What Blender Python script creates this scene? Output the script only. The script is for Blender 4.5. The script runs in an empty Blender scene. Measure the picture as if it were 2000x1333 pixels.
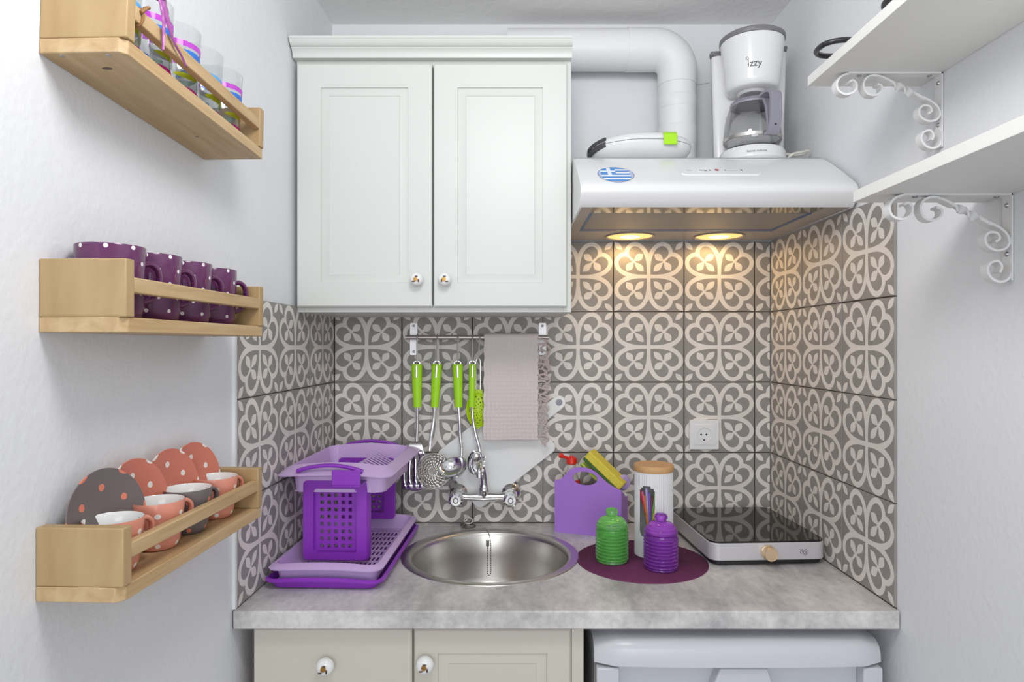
import bpy, bmesh, math, random
from mathutils import Vector, Matrix
PI = math.pi
rnd = random.Random(7)
SC = bpy.context.scene
COL = SC.collection

# ------------------------------------------------------------------ camera
# world: X to the right, Y away from the viewer (depth), Z up, metres
cam_d = bpy.data.cameras.new('camera')
cam = bpy.data.objects.new('camera', cam_d)
COL.objects.link(cam)
cam.location = (0, 0, 1.405)
cam.rotation_euler = (PI / 2, 0, 0)
cam_d.sensor_width = 36
cam_d.lens = 36 * 1278 / 2000
cam_d.shift_x = 0.001
cam_d.shift_y = 0.00375
cam_d.clip_start = 0.02
SC.camera = cam

# ------------------------------------------------------------------ light
world = bpy.data.worlds.new('world')
SC.world = world
world.use_nodes = True
bg = world.node_tree.nodes['Background']
bg.inputs['Color'].default_value = (0.90, 0.95, 1.0, 1)
bg.inputs['Strength'].default_value = 0.62

def area_light(name, loc, target, size, size_y, power, color):
    d = bpy.data.lights.new(name, 'AREA')
    d.shape = 'RECTANGLE'
    d.size = size
    d.size_y = size_y
    d.energy = power
    d.color = color
    o = bpy.data.objects.new(name, d)
    COL.objects.link(o)
    o.location = loc
    o.rotation_euler = (Vector(target) - Vector(loc)).to_track_quat('-Z', 'Y').to_euler()
    return o

# fill light added behind the viewer to brighten the counter; unseen ceiling lamp
area_light('front_fill_light', (0.0, -1.7, 1.5), (0.1, 1.5, 1.15), 1.5, 1.3, 24, (0.95, 0.98, 1.0))
pd = bpy.data.lights.new('pendant_lamp_light', 'POINT')
pd.energy = 18
pd.color = (1.0, 0.985, 0.97)
pd.shadow_soft_size = 0.16
pendant = bpy.data.objects.new('pendant_lamp_light', pd)
COL.objects.link(pendant)
pendant.location = (0.02, 0.50, 2.12)

SC.view_settings.view_transform = 'Standard'
SC.view_settings.look = 'None'
SC.view_settings.exposure = 0.0
SC.view_settings.gamma = 1.0
SC.view_settings.use_curve_mapping = False

# ------------------------------------------------------------------ materials
def lin(c):
    c = c / 255.0
    return c / 12.92 if c <= 0.04045 else ((c + 0.055) / 1.055) ** 2.4

def S(r, g, b):
    return (lin(r), lin(g), lin(b), 1.0)

class E:
    """tiny expression wrapper around shader math nodes"""
    nt = None
    def __init__(s, sock): s.s = sock
    @staticmethod
    def op(kind, *args):
        n = E.nt.nodes.new('ShaderNodeMath')
        n.operation = kind
        for i, a in enumerate(args):
            if isinstance(a, E): E.nt.links.new(a.s, n.inputs[i])
            else: n.inputs[i].default_value = a
        return E(n.outputs[0])
    def __add__(s, o): return E.op('ADD', s, o)
    def __radd__(s, o): return E.op('ADD', o, s)
    def __sub__(s, o): return E.op('SUBTRACT', s, o)
    def __rsub__(s, o): return E.op('SUBTRACT', o, s)
    def __mul__(s, o): return E.op('MULTIPLY', s, o)
    def __rmul__(s, o): return E.op('MULTIPLY', o, s)
    def __truediv__(s, o): return E.op('DIVIDE', s, o)
    def __lt__(s, o): return E.op('LESS_THAN', s, o)
    def __gt__(s, o): return E.op('GREATER_THAN', s, o)
    def __pow__(s, o): return E.op('POWER', s, o)
def emax(*a):
    r = a[0]
    for b in a[1:]: r = E.op('MAXIMUM', r, b)
    return r
def emin(a, b): return E.op('MINIMUM', a, b)
def eabs(a): return E.op('ABSOLUTE', a)
def esin(a): return E.op('SINE', a)
def efract(a): return E.op('FRACT', a)
def efloor(a): return E.op('FLOOR', a)

MATS = {}
def new_mat(name):
    m = bpy.data.materials.new(name)
    m.use_nodes = True
    nt = m.node_tree
    b = nt.nodes['Principled BSDF']
    MATS[name] = m
    return m, nt, b

def plain(name, col, rough=0.5, metal=0.0, spec=None, bump=None, coat=0.0, var=None, trans=0.0, ior=None, sss=None, alpha=None):
    m, nt, b = new_mat(name)
    b.inputs['Base Color'].default_value = col
    b.inputs['Roughness'].default_value = rough
    b.inputs['Metallic'].default_value = metal
    if spec is not None: b.inputs['Specular IOR Level'].default_value = spec
    if coat: b.inputs['Coat Weight'].default_value = coat
    if trans: b.inputs['Transmission Weight'].default_value = trans
    if ior: b.inputs['IOR'].default_value = ior
    if alpha is not None: b.inputs['Alpha'].default_value = alpha
    if sss:
        b.inputs['Subsurface Weight'].default_value = sss
        b.inputs['Subsurface Scale'].default_value = 0.01
    tc = nt.nodes.new('ShaderNodeTexCoord')
    if var:
        scale, col2, detail = var
        nz = nt.nodes.new('ShaderNodeTexNoise')
        nz.inputs['Scale'].default_value = scale
        nz.inputs['Detail'].default_value = detail
        nt.links.new(tc.outputs['Object'], nz.inputs['Vector'])
        mx = nt.nodes.new('ShaderNodeMix'); mx.data_type = 'RGBA'
        mx.inputs[6].default_value = col
        mx.inputs[7].default_value = col2
        nt.links.new(nz.outputs['Fac'], mx.inputs[0])
        nt.links.new(mx.outputs[2], b.inputs['Base Color'])
    if bump:
        scale, strength, dist = bump
        nz = nt.nodes.new('ShaderNodeTexNoise')
        nz.inputs['Scale'].default_value = scale
        nz.inputs['Detail'].default_value = 3
        nt.links.new(tc.outputs['Object'], nz.inputs['Vector'])
        bp = nt.nodes.new('ShaderNodeBump')
        bp.inputs['Strength'].default_value = strength
        bp.inputs['Distance'].default_value = dist
        nt.links.new(nz.outputs['Fac'], bp.inputs['Height'])
        nt.links.new(bp.outputs['Normal'], b.inputs['Normal'])
    return m

plain('wall_paint', (0.79, 0.80, 0.825, 1), 0.7, bump=(85, 0.22, 0.004))
plain('ceiling_paint', (0.88, 0.87, 0.86, 1), 0.8, bump=(40, 0.25, 0.006))
plain('floor_stone', (0.45, 0.43, 0.41, 1), 0.5)
plain('grout', S(70, 60, 54), 0.9)
plain('cabinet_paint', (0.68, 0.695, 0.665, 1), 0.38)
plain('cabinet_cream', (0.63, 0.595, 0.52, 1), 0.4)
plain('dark_gap', S(60, 52, 46), 0.9)
plain('brown_wood', S(120, 85, 60), 0.6)
plain('shelf_white', (0.78, 0.775, 0.75, 1), 0.45)
plain('bracket_white', (0.80, 0.80, 0.80, 1), 0.4)
plain('appliance_white', (0.79, 0.79, 0.80, 1), 0.22)
plain('washer_white', (0.62, 0.63, 0.67, 1), 0.28)
plain('pvc_white', (0.82, 0.82, 0.84, 1), 0.45, bump=(60, 0.12, 0.003))
plain('grey_plastic', S(150, 148, 160), 0.4)
plain('grey_rim', S(120, 120, 124), 0.4)
plain('dark_grey', S(70, 70, 74), 0.5)
plain('black_plastic', S(28, 27, 28), 0.4)
plain('black_enamel', S(40, 40, 44), 0.3)
plain('chrome', (0.80, 0.80, 0.82, 1), 0.12, metal=1.0)
plain('steel', (0.62, 0.60, 0.57, 1), 0.3, metal=1.0)
plain('steel_dark', (0.35, 0.34, 0.32, 1), 0.35, metal=1.0)
plain('screw_metal', (0.45, 0.46, 0.48, 1), 0.35, metal=1.0)
plain('aluminium', (0.70, 0.69, 0.71, 1), 0.42, metal=0.75)
plain('rail_metal', (0.52, 0.47, 0.45, 1), 0.35, metal=0.9)
plain('ceramic_white', (0.86, 0.86, 0.85, 1), 0.12)
plain('brass', S(170, 130, 70), 0.35, metal=0.8)
plain('knob_brown', S(92, 66, 50), 0.4)
plain('gold', S(232, 206, 172), 0.36, metal=0.7)
plain('lime', S(170, 230, 30), 0.35)
plain('lime_strainer', S(186, 222, 20), 0.4)
plain('purple_dark', S(146, 58, 192), 0.3)
plain('purple_light', S(214, 184, 232), 0.35)
plain('caddy_purple', S(176, 126, 220), 0.42)
plain('board_white', (0.84, 0.85, 0.85, 1), 0.4)
plain('towel_cloth', S(220, 209, 208), 0.95, bump=(900, 0.3, 0.001))
plain('fringe', S(196, 182, 180), 0.95)
plain('red_cap', S(222, 40, 22), 0.35)
plain('red_label', S(200, 50, 40), 0.4)
plain('soap_clear', S(225, 220, 218), 0.12, alpha=0.75)
plain('sponge_yellow', S(238, 224, 96), 0.95, bump=(260, 0.6, 0.004), var=(180, S(216, 198, 66), 2))
plain('sponge_green', S(75, 110, 60), 0.95, bump=(500, 0.6, 0.002))
plain('cloth_lime', S(196, 216, 96), 0.9, bump=(300, 0.4, 0.002))
plain('bamboo', S(214, 170, 118), 0.5, var=(30, S(196, 150, 100), 3))
plain('lilac', S(190, 168, 224), 0.4)
plain('placemat_plum', S(100, 38, 80), 0.8, var=(140, S(124, 56, 100), 2))
plain('placemat_line', S(62, 22, 48), 0.9)
plain('hob_silver', S(206, 204, 208), 0.38, metal=0.25)
plain('hob_glass', (0.012, 0.012, 0.012, 1), 0.04)
plain('print_dark', S(72, 72, 76), 0.5)
plain('print_red', S(170, 30, 26), 0.35)
plain('sticker_blue', S(66, 138, 208), 0.35)
plain('sticker_white', S(236, 240, 246), 0.35)
plain('sticker_lilac', S(178, 190, 222), 0.35)
plain('sticker_edge', S(112, 128, 160), 0.35)
plain('film_blue', S(40, 96, 150), 0.35)
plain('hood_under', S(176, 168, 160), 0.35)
plain('hood_filter', (0.36, 0.35, 0.33, 1), 0.45, metal=0.4)
plain('hood_glass', (0.26, 0.27, 0.22, 1), 0.06, metal=0.6)
plain('cord_cream', S(222, 220, 210), 0.5)
plain('socket_white', (0.84, 0.84, 0.85, 1), 0.3)
plain('ribbon_purple', S(176, 96, 170), 0.25, alpha=0.8)
plain('knot_brown', S(150, 110, 70), 0.8)
plain('saucer_grey', S(108, 98, 98), 0.45)
for nm, c in (('red', (214, 52, 44)), ('orange', (236, 130, 50)), ('yellow', (236, 206, 70)), ('green', (92, 176, 72)),
              ('violet', (130, 80, 190)), ('lilac', (186, 172, 226)), ('pink', (232, 120, 160)), ('maroon', (120, 40, 60))):
    plain('straw_' + nm, S(*c), 0.35)

def emit(name, col, strength):
    m, nt, b = new_mat(name)
    b.inputs['Base Color'].default_value = col
    b.inputs['Emission Color'].default_value = col
    b.inputs['Emission Strength'].default_value = strength
emit('lamp_lens', (1.0, 0.60, 0.20, 1), 1.1)
emit('lamp_bulb', (1.0, 0.85, 0.55, 1), 9.0)

def thin_glass(name, tint, gloss=0.08, edge=0.35):
    m = bpy.data.materials.new(name); m.use_nodes = True
    nt = m.node_tree
    for n in list(nt.nodes): nt.nodes.remove(n)
    out = nt.nodes.new('ShaderNodeOutputMaterial')
    tr = nt.nodes.new('ShaderNodeBsdfTransparent'); tr.inputs[0].default_value = tint
    gl = nt.nodes.new('ShaderNodeBsdfGlossy'); gl.inputs['Roughness'].default_value = 0.04
    gl.inputs['Color'].default_value = (0.9, 0.9, 0.9, 1)
    lw = nt.nodes.new('ShaderNodeLayerWeight'); lw.inputs['Blend'].default_value = edge
    E.nt = nt
    f = E(lw.outputs['Facing'])
    fac = (f ** 3.0) * 0.6 + gloss
    mx = nt.nodes.new('ShaderNodeMixShader')
    nt.links.new(fac.s, mx.inputs[0]); nt.links.new(tr.outputs[0], mx.inputs[1]); nt.links.new(gl.outputs[0], mx.inputs[2])
    nt.links.new(mx.outputs[0], out.inputs['Surface'])
    MATS[name] = m
thin_glass('glass_clear', (0.96, 0.97, 0.97, 1), 0.05)
thin_glass('glass_carafe', (0.86, 0.86, 0.86, 1), 0.07)

def stained(name, col, tint, mix):
    """coloured glass: tinted transparency + glossy skin + a little body colour"""
    m = bpy.data.materials.new(name); m.use_nodes = True
    nt = m.node_tree
    for n in list(nt.nodes): nt.nodes.remove(n)
    out = nt.nodes.new('ShaderNodeOutputMaterial')
    tr = nt.nodes.new('ShaderNodeBsdfTransparent'); tr.inputs[0].default_value = tint
    df = nt.nodes.new('ShaderNodeBsdfPrincipled'); df.inputs['Base Color'].default_value = col
    df.inputs['Roughness'].default_value = 0.08
    mx = nt.nodes.new('ShaderNodeMixShader'); mx.inputs[0].default_value = mix
    nt.links.new(tr.outputs[0], mx.inputs[1]); nt.links.new(df.outputs[0], mx.inputs[2])
    nt.links.new(mx.outputs[0], out.inputs['Surface'])
    MATS[name] = m
def jar_glass(name, tint):
    m, nt, b = new_mat(name)
    b.inputs['Base Color'].default_value = tint
    b.inputs['Roughness'].default_value = 0.04
    b.inputs['IOR'].default_value = 1.42
    b.inputs['Transmission Weight'].default_value = 0.80
jar_glass('glass_green', (0.34, 0.90, 0.26, 1))
jar_glass('glass_purple', (0.56, 0.13, 0.80, 1))
for nm, c in (('magenta', (214, 90, 224)), ('blue', (70, 140, 236)), ('green', (120, 190, 140)), ('yellow', (222, 226, 60)), ('rose', (196, 30, 130)), ('sky', (120, 190, 246))):
    stained('band_' + nm, S(*c), S(*c), 0.55)

def wood_mat(name, c1, c2, rot):
    m, nt, b = new_mat(name)
    tc = nt.nodes.new('ShaderNodeTexCoord')
    mp = nt.nodes.new('ShaderNodeMapping')
    mp.inputs['Scale'].default_value = rot
    nt.links.new(tc.outputs['Object'], mp.inputs['Vector'])
    nz = nt.nodes.new('ShaderNodeTexNoise'); nz.inputs['Scale'].default_value = 1.0; nz.inputs['Detail'].default_value = 5
    nz.inputs['Distortion'].default_value = 0.6
    nt.links.new(mp.outputs[0], nz.inputs['Vector'])
    cr = nt.nodes.new('ShaderNodeValToRGB')
    cr.color_ramp.elements[0].position = 0.32; cr.color_ramp.elements[0].color = c1
    cr.color_ramp.elements[1].position = 0.68; cr.color_ramp.elements[1].color = c2
    nt.links.new(nz.outputs['Fac'], cr.inputs[0])
    nt.links.new(cr.outputs[0], b.inputs['Base Color'])
    b.inputs['Roughness'].default_value = 0.5
wood_mat('rack_wood', S(186, 154, 110), S(206, 178, 136), (60, 5, 60))
wood_mat('rack_wood_end', S(172, 143, 100), S(186, 158, 115), (30, 60, 8))

def concrete_mat():
    m, nt, b = new_mat('counter_laminate')
    tc = nt.nodes.new('ShaderNodeTexCoord')
    mp = nt.nodes.new('ShaderNodeMapping'); mp.inputs['Scale'].default_value = (2.0, 1.0, 2.0)
    nt.links.new(tc.outputs['Object'], mp.inputs['Vector'])
    n1 = nt.nodes.new('ShaderNodeTexNoise'); n1.inputs['Scale'].default_value = 5; n1.inputs['Detail'].default_value = 7; n1.inputs['Roughness'].default_value = 0.65
    n2 = nt.nodes.new('ShaderNodeTexNoise'); n2.inputs['Scale'].default_value = 45; n2.inputs['Detail'].default_value = 4
    nt.links.new(mp.outputs[0], n1.inputs['Vector']); nt.links.new(mp.outputs[0], n2.inputs['Vector'])
    E.nt = nt
    f = E(n1.outputs['Fac']) * 0.8 + E(n2.outputs['Fac']) * 0.2
    cr = nt.nodes.new('ShaderNodeValToRGB')
    cr.color_ramp.elements[0].position = 0.36; cr.color_ramp.elements[0].color = S(166, 164, 165)
    cr.color_ramp.elements[1].position = 0.62; cr.color_ramp.elements[1].color = S(224, 221, 219)
    nt.links.new(f.s, cr.inputs[0]); nt.links.new(cr.outputs[0], b.inputs['Base Color'])
    b.inputs['Roughness'].default_value = 0.42
concrete_mat()

def tile_mat():
    m, nt, b = new_mat('patterned_tile')
    E.nt = nt
    uv = nt.nodes.new('ShaderNodeUVMap'); uv.uv_map = 'UVMap'
    sp = nt.nodes.new('ShaderNodeSeparateXYZ')
    nt.links.new(uv.outputs[0], sp.inputs[0])
    a = eabs(E(sp.outputs[0]) - 0.5) * 2.0
    c = eabs(E(sp.outputs[1]) - 0.5) * 2.0
    p = emin(a, c); q = emax(a, c)
    def sq(x): return x * x
    left = p < 0.381
    right = 1.0 - left
    low = q < 0.2
    high = 1.0 - low
    ein = (sq((p - 0.381) / 0.33) + sq((q - 0.2) / 0.653)) < 1.0
    eout = (sq((p - 0.381) / 0.464) + sq((q - 0.2) / 0.771)) < 1.0
    cd = sq(p - 0.381) + sq(q - 0.675)
    cin = cd < 0.18 ** 2
    cout = cd < 0.30 ** 2
    lin_ = left * emax(high * ein, low * (p > 0.051))
    rin = right * emax(cin, ((q - p) > 0.05) * (q < 0.675) * (p < 0.5))
    outer = emax(left * emax(high * eout, low), right * cout)
    band = outer * (1.0 - emax(lin_, rin))
    def leaf(s, n, L, W, pw):
        u = s / L
        uc = emin(emax(u, 0.0001), 0.9999)
        return (u > 0.0) * (u < 1.0) * (eabs(n) < (esin((uc ** pw) * PI) * W))
    r2 = 1 / math.sqrt(2)
    la = leaf((0.86 - p - q) * r2, (q - p) * r2, 0.41, 0.088, 1.4)
    lb = leaf((q - 0.43) * 0.598 - (p - 0.43) * 0.802, (p - 0.43) * 0.598 + (q - 0.43) * 0.802, 0.335, 0.098, 1.25)
    lc = leaf((p + q - 1.51) * r2, (q - p) * r2, 0.31, 0.075, 1.0)
    dot = (sq(p - 0.43) + sq(q - 0.43)) < 0.042 ** 2
    white = emax(band, la, lb, lc, dot)
    oi = nt.nodes.new('ShaderNodeObjectInfo')
    nz = nt.nodes.new('ShaderNodeTexNoise'); nz.inputs['Scale'].default_value = 14; nz.inputs['Detail'].default_value = 4
    tc = nt.nodes.new('ShaderNodeTexCoord')
    nt.links.new(tc.outputs['Object'], nz.inputs['Vector'])
    mx = nt.nodes.new('ShaderNodeMix'); mx.data_type = 'RGBA'
    mx.inputs[6].default_value = S(148, 144, 140); mx.inputs[7].default_value = S(230, 224, 218)
    nt.links.new(white.s, mx.inputs[0])
    val = (E(nz.outputs['Fac']) - 0.5) * 0.25 + E(oi.outputs['Random']) * 0.08 + 0.96
    hs = nt.nodes.new('ShaderNodeHueSaturation')
    nt.links.new(val.s, hs.inputs['Value']); nt.links.new(mx.outputs[2], hs.inputs['Color'])
    nt.links.new(hs.outputs[0], b.inputs['Base Color'])
    b.inputs['Roughness'].default_value = 0.45
tile_mat()

def dots_mat(name, base, dot, nu, nv, r, aspect, rough=0.15, first=-1.0):
    """polka dots on lathe UVs; aspect = cell height / cell width"""
    m, nt, b = new_mat(name)
    E.nt = nt
    uv = nt.nodes.new('ShaderNodeUVMap'); uv.uv_map = 'UVMap'
    sp = nt.nodes.new('ShaderNodeSeparateXYZ')
    nt.links.new(uv.outputs[0], sp.inputs[0])
    v = E(sp.outputs[1]) * nv
    row = efloor(v)
    u = E(sp.outputs[0]) * nu + row * 0.5
    du = efract(u) - 0.5
    dv = (efract(v) - 0.5) * aspect
    hit = ((du * du + dv * dv) < r * r) * (row > first)
    mx = nt.nodes.new('ShaderNodeMix'); mx.data_type = 'RGBA'
    mx.inputs[6].default_value = base; mx.inputs[7].default_value = dot
    nt.links.new(hit.s, mx.inputs[0])
    nt.links.new(mx.outputs[2], b.inputs['Base Color'])
    b.inputs['Roughness'].default_value = rough
dots_mat('mug_plum', S(98, 48, 90), S(235, 228, 232), 8, 13.0, 0.088, 0.60, 0.14)
dots_mat('cup_coral', S(222, 146, 124), S(244, 236, 230), 6, 4.3, 0.12, 0.72, 0.25)
dots_mat('cup_grey', S(108, 100, 100), S(222, 130, 106), 6, 4.3, 0.12, 0.72, 0.35)
dots_mat('saucer_coral', S(210, 126, 106), S(240, 232, 226), 6, 5.0, 0.115, 0.64, 0.22, 0.5)
dots_mat('saucer_dark', S(112, 102, 102), S(222, 130, 106), 6, 5.0, 0.115, 0.64, 0.5, 0.5)

# ------------------------------------------------------------------ mesh helper
class MB:
    def __init__(s):
        s.v = []; s.f = []; s.m = []; s.uv = []
    def add(s, verts, faces, mi=0, uvs=None):
        o = len(s.v)
        s.v += [tuple(x) for x in verts]
        for k, fc in enumerate(faces):
            s.f.append(tuple(i + o for i in fc)); s.m.append(mi)
            s.uv.append(uvs[k] if uvs else None)
        return s
    def box(s, x0, x1, y0, y1, z0, z1, mi=0):
        v = [(x0, y0, z0), (x1, y0, z0), (x1, y1, z0), (x0, y1, z0), (x0, y0, z1), (x1, y0, z1), (x1, y1, z1), (x0, y1, z1)]
        f = [(0, 3, 2, 1), (4, 5, 6, 7), (0, 1, 5, 4), (1, 2, 6, 5), (2, 3, 7, 6), (3, 0, 4, 7)]
        return s.add(v, f, mi)
    def prism(s, pts, axis, a0, a1, mi=0):
        def mk(p, a):
            if axis == 'x': return (a, p[0], p[1])
            if axis == 'y': return (p[0], a, p[1])
            return (p[0], p[1], a)
        n = len(pts)
        v = [mk(p, a0) for p in pts] + [mk(p, a1) for p in pts]
        f = [tuple(range(n - 1, -1, -1)), tuple(range(n, 2 * n))]
        f += [(i, (i + 1) % n, n + (i + 1) % n, n + i) for i in range(n)]
        return s.add(v, f, mi)
    def loft(s, rings, cap=True, closed=True, mi=0, loop=False):
        n = len(rings[0]); v = []; f = []
        for r in rings: v += list(r)
        m = len(rings)
        for j in range(m if loop else m - 1):
            j2 = (j + 1) % m
            for i in range(n if closed else n - 1):
                i2 = (i + 1) % n
                f.append((j * n + i, j * n + i2, j2 * n + i2, j2 * n + i))
        if cap and not loop:
            f.append(tuple(range(n - 1, -1, -1))); f.append(tuple(range((m - 1) * n, m * n)))
        return s.add(v, f, mi)
    def tube(s, path, r, n=8, closed=False, mi=0, flat=None):
        P = [Vector(p) for p in path]; m = len(P)
        R = r if isinstance(r, (list, tuple)) else [r] * m
        T = []
        for i in range(m):
            if closed: t = P[(i + 1) % m] - P[i - 1]
            else: t = P[min(i + 1, m - 1)] - P[max(i - 1, 0)]
            T.append(t.normalized() if t.length > 1e-9 else Vector((0, 0, 1)))
        ref = Vector((0, 0, 1)) if abs(T[0].z) < 0.9 else Vector((1, 0, 0))
        N = (ref - T[0] * ref.dot(T[0])).normalized()
        rings = []
        for i in range(m):
            N = (N - T[i] * N.dot(T[i]))
            N = N.normalized() if N.length > 1e-6 else Vector((1, 0, 0))
            B = T[i].cross(N)
            k = flat or 1.0
            rings.append([P[i] + N * (R[i] * math.cos(2 * PI * a / n)) + B * (R[i] * k * math.sin(2 * PI * a / n)) for a in range(n)])
        return s.loft(rings, cap=not closed, mi=mi, loop=closed)
    def lathe(s, prof, n=32, o=(0, 0, 0), axis='z', mi=0, a0=0.0):
        """prof: list of (radius, height); poles collapse"""
        ox, oy, oz = o
        def mk(r, a, h):
            x, y = r * math.cos(a), r * math.sin(a)
            if axis == 'z': return (ox + x, oy + y, oz + h)
            if axis == 'y': return (ox + x, oy + h, oz + y)
            return (ox + h, oy + x, oz + y)
        L = [0.0]
        for i in range(1, len(prof)):
            L.append(L[-1] + math.hypot(prof[i][0] - prof[i - 1][0], prof[i][1] - prof[i - 1][1]))
        tot = L[-1] or 1
        v = []; idx = []
        for (r, h) in prof:
            if r < 1e-6:
                idx.append([len(v)] * n); v.append(mk(0, 0, h))
            else:
                idx.append(list(range(len(v), len(v) + n)))
                v += [mk(r, a0 + 2 * PI * k / n, h) for k in range(n)]
        f = []; uvs = []
        for j in range(len(prof) - 1):
            for k in range(n):
                k2 = (k + 1) % n
                q = [(idx[j][k], (k / n, L[j] / tot)), (idx[j][k2], ((k + 1) / n, L[j] / tot)),
                     (idx[j + 1][k2], ((k + 1) / n, L[j + 1] / tot)), (idx[j + 1][k], (k / n, L[j + 1] / tot))]
                out = []; seen = set()
                for i, t in q:
                    if i not in seen: out.append((i, t)); seen.add(i)
                if len(out) >= 3:
                    f.append(tuple(i for i, t in out)); uvs.append([t for i, t in out])
        return s.add(v, f, mi, uvs)
    def xform(s, M):
        s.v = [tuple(M @ Vector(p)) for p in s.v]
        return s
    def build(s, name, mat, parent=None, angle=38, bevel=None, recalc=True, seg=2, solid=None):
        me = bpy.data.meshes.new(name)
        me.from_pydata(s.v, [], s.f)
        mats = mat if isinstance(mat, (list, tuple)) else [mat]
        for k in mats: me.materials.append(MATS[k])
        if len(mats) > 1:
            for p, k in zip(me.polygons, s.m): p.material_index = k
        if any(u is not None for u in s.uv):
            lay = me.uv_layers.new(name='UVMap')
            for p, u in zip(me.polygons, s.uv):
                if u:
                    for li, t in zip(p.loop_indices, u): lay.data[li].uv = t
        if recalc:
            bm = bmesh.new(); bm.from_mesh(me)
            bmesh.ops.recalc_face_normals(bm, faces=bm.faces)
            bm.to_mesh(me); bm.free()
        if angle:
            me.shade_smooth()
            me.set_sharp_from_angle(angle=math.radians(angle))
        me.update()
        o = bpy.data.objects.new(name, me)
        COL.objects.link(o)
        if parent is not None: o.parent = parent
        if solid:
            md = o.modifiers.new('solid', 'SOLIDIFY'); md.thickness = solid; md.offset = 0
        if bevel:
            md = o.modifiers.new('bevel', 'BEVEL'); md.width = bevel; md.segments = seg
            md.limit_method = 'ANGLE'; md.angle_limit = math.radians(40)
        return o

def tag(o, label, cat, group=None):
    o['label'] = label; o['category'] = cat
    if group: o['group'] = group
    return o
def thing(name, label, cat, loc=(0, 0, 0), rot=(0, 0, 0), group=None):
    o = bpy.data.objects.new(name, None)
    o.empty_display_size = 0.03
    COL.objects.link(o)
    o.location = loc; o.rotation_euler = rot
    return tag(o, label, cat, group)
def struct(o):
    o['kind'] = 'structure'
    return o
def dup(root, loc, rot, label, group=None, mats=None):
    r = root.copy(); COL.objects.link(r)
    r.location = loc; r.rotation_euler = rot; r['label'] = label
    if group: r['group'] = group
    for ch in list(root.children):
        c = ch.copy(); COL.objects.link(c); c.parent = r
        for g in ch.children:
            d = g.copy(); COL.objects.link(d); d.parent = c
    return r
def rrect(w, h, r, n=5, cx=0, cy=0):
    pts = []
    for (sx, sy, a) in ((1, 1, 0), (-1, 1, 90), (-1, -1, 180), (1, -1, 270)):
        for k in range(n + 1):
            t = math.radians(a + 90 * k / n)
            pts.append((cx + sx * (w / 2 - r) + r * math.cos(t), cy + sy * (h / 2 - r) + r * math.sin(t)))
    return pts
def arc(cx, cy, r, a0, a1, n):
    return [(cx + r * math.cos(math.radians(a0 + (a1 - a0) * k / n)), cy + r * math.sin(math.radians(a0 + (a1 - a0) * k / n))) for k in range(n + 1)]
def catmull(P, n=6):
    P = [Vector(p) for p in P]
    out = []
    for i in range(len(P) - 1):
        p0, p1, p2, p3 = P[max(i - 1, 0)], P[i], P[i + 1], P[min(i + 2, len(P) - 1)]
        for k in range(n):
            t = k / n
            out.append(0.5 * ((2 * p1) + (p2 - p0) * t + (2 * p0 - 5 * p1 + 4 * p2 - p3) * t * t + (3 * p1 - p0 - 3 * p2 + p3) * t ** 3))
    out.append(P[-1])
    return out
def text_mb(body, size):
    cu = bpy.data.curves.new('text', 'FONT')
    cu.body = body; cu.size = size; cu.align_x = 'CENTER'; cu.align_y = 'CENTER'
    cu.extrude = 0.0
    o = bpy.data.objects.new('text', cu); COL.objects.link(o)
    me = bpy.data.meshes.new_from_object(o)
    m = MB()
    m.add([tuple(v.co) for v in me.vertices], [tuple(p.vertices) for p in me.polygons])
    bpy.data.objects.remove(o); bpy.data.curves.remove(cu); bpy.data.meshes.remove(me)
    return m

# ------------------------------------------------------------------ the room shell
CT = 0.90                     # worktop height
YB = 1.852                    # face of the tiles on the back wall
XR = 0.7347                   # face of the tiles on the right wall
TL = math.atan(0.0385)        # the left wall leans outwards towards the viewer
def xl(y): return -0.5713 + 0.0385 * y      # face of the tiles on the left wall
CEIL = 2.316

floor = struct(MB().box(-3.0, 3.0, -4.0, 1.95, -0.05, 0.0).build('floor', 'floor_stone', angle=0))
ceil_ = struct(MB().box(-0.75, 0.87, 1.20, 1.95, CEIL, CEIL + 0.06).build('ceiling', 'ceiling_paint', angle=0))
wall_back = struct(MB().box(-0.75, 0.85, YB + 0.007, 1.98, 0, CEIL + 0.02).build('wall_back', 'wall_paint', angle=0))
wall_right = struct(MB().box(XR + 0.005, 0.87, -0.6, YB + 0.007, 0, CEIL + 0.02).build('wall_right', 'wall_paint', angle=0))
m = MB()
pl = 0.0077
pts = [(xl(-0.6) - pl, -0.6), (xl(YB + 0.01) - pl, YB + 0.01), (-0.75, YB + 0.01), (-0.75, -0.6)]
m.prism(pts, 'z', 0, CEIL + 0.02)
wall_left = struct(m.build('wall_left', 'wall_paint', angle=0))

# grout beds (parts of the walls) and the tiles, each a piece of its wall
MB().box(-0.505, XR, YB + 0.0025, YB + 0.0075, CT - 0.03, 1.697).build('grout_bed', 'grout', wall_back, angle=0)
MB().box(XR + 0.002, XR + 0.0055, 1.254, YB + 0.002, CT - 0.03, 1.697).build('grout_bed', 'grout', wall_right, angle=0)
m = MB(); pts = [(xl(1.262) - 0.0025, 1.262), (xl(YB) - 0.0025, YB + 0.001), (xl(YB) - pl - 0.001, YB + 0.001), (xl(1.262) - pl - 0.001, 1.262)]
MB().prism([(xl(1.2465) - 0.0018, 1.2465), (xl(1.253) - 0.0018, 1.2533), (xl(1.253) - pl - 0.001, 1.2533), (xl(1.2465) - pl - 0.001, 1.2465)], 'z', CT + 0.0005, 1.4975).build('plaster_edge', 'wall_paint', wall_left, angle=0)
m.prism(pts, 'z', CT - 0.03, 1.497)
m.build('grout_bed', 'grout', wall_left, angle=0)

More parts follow.
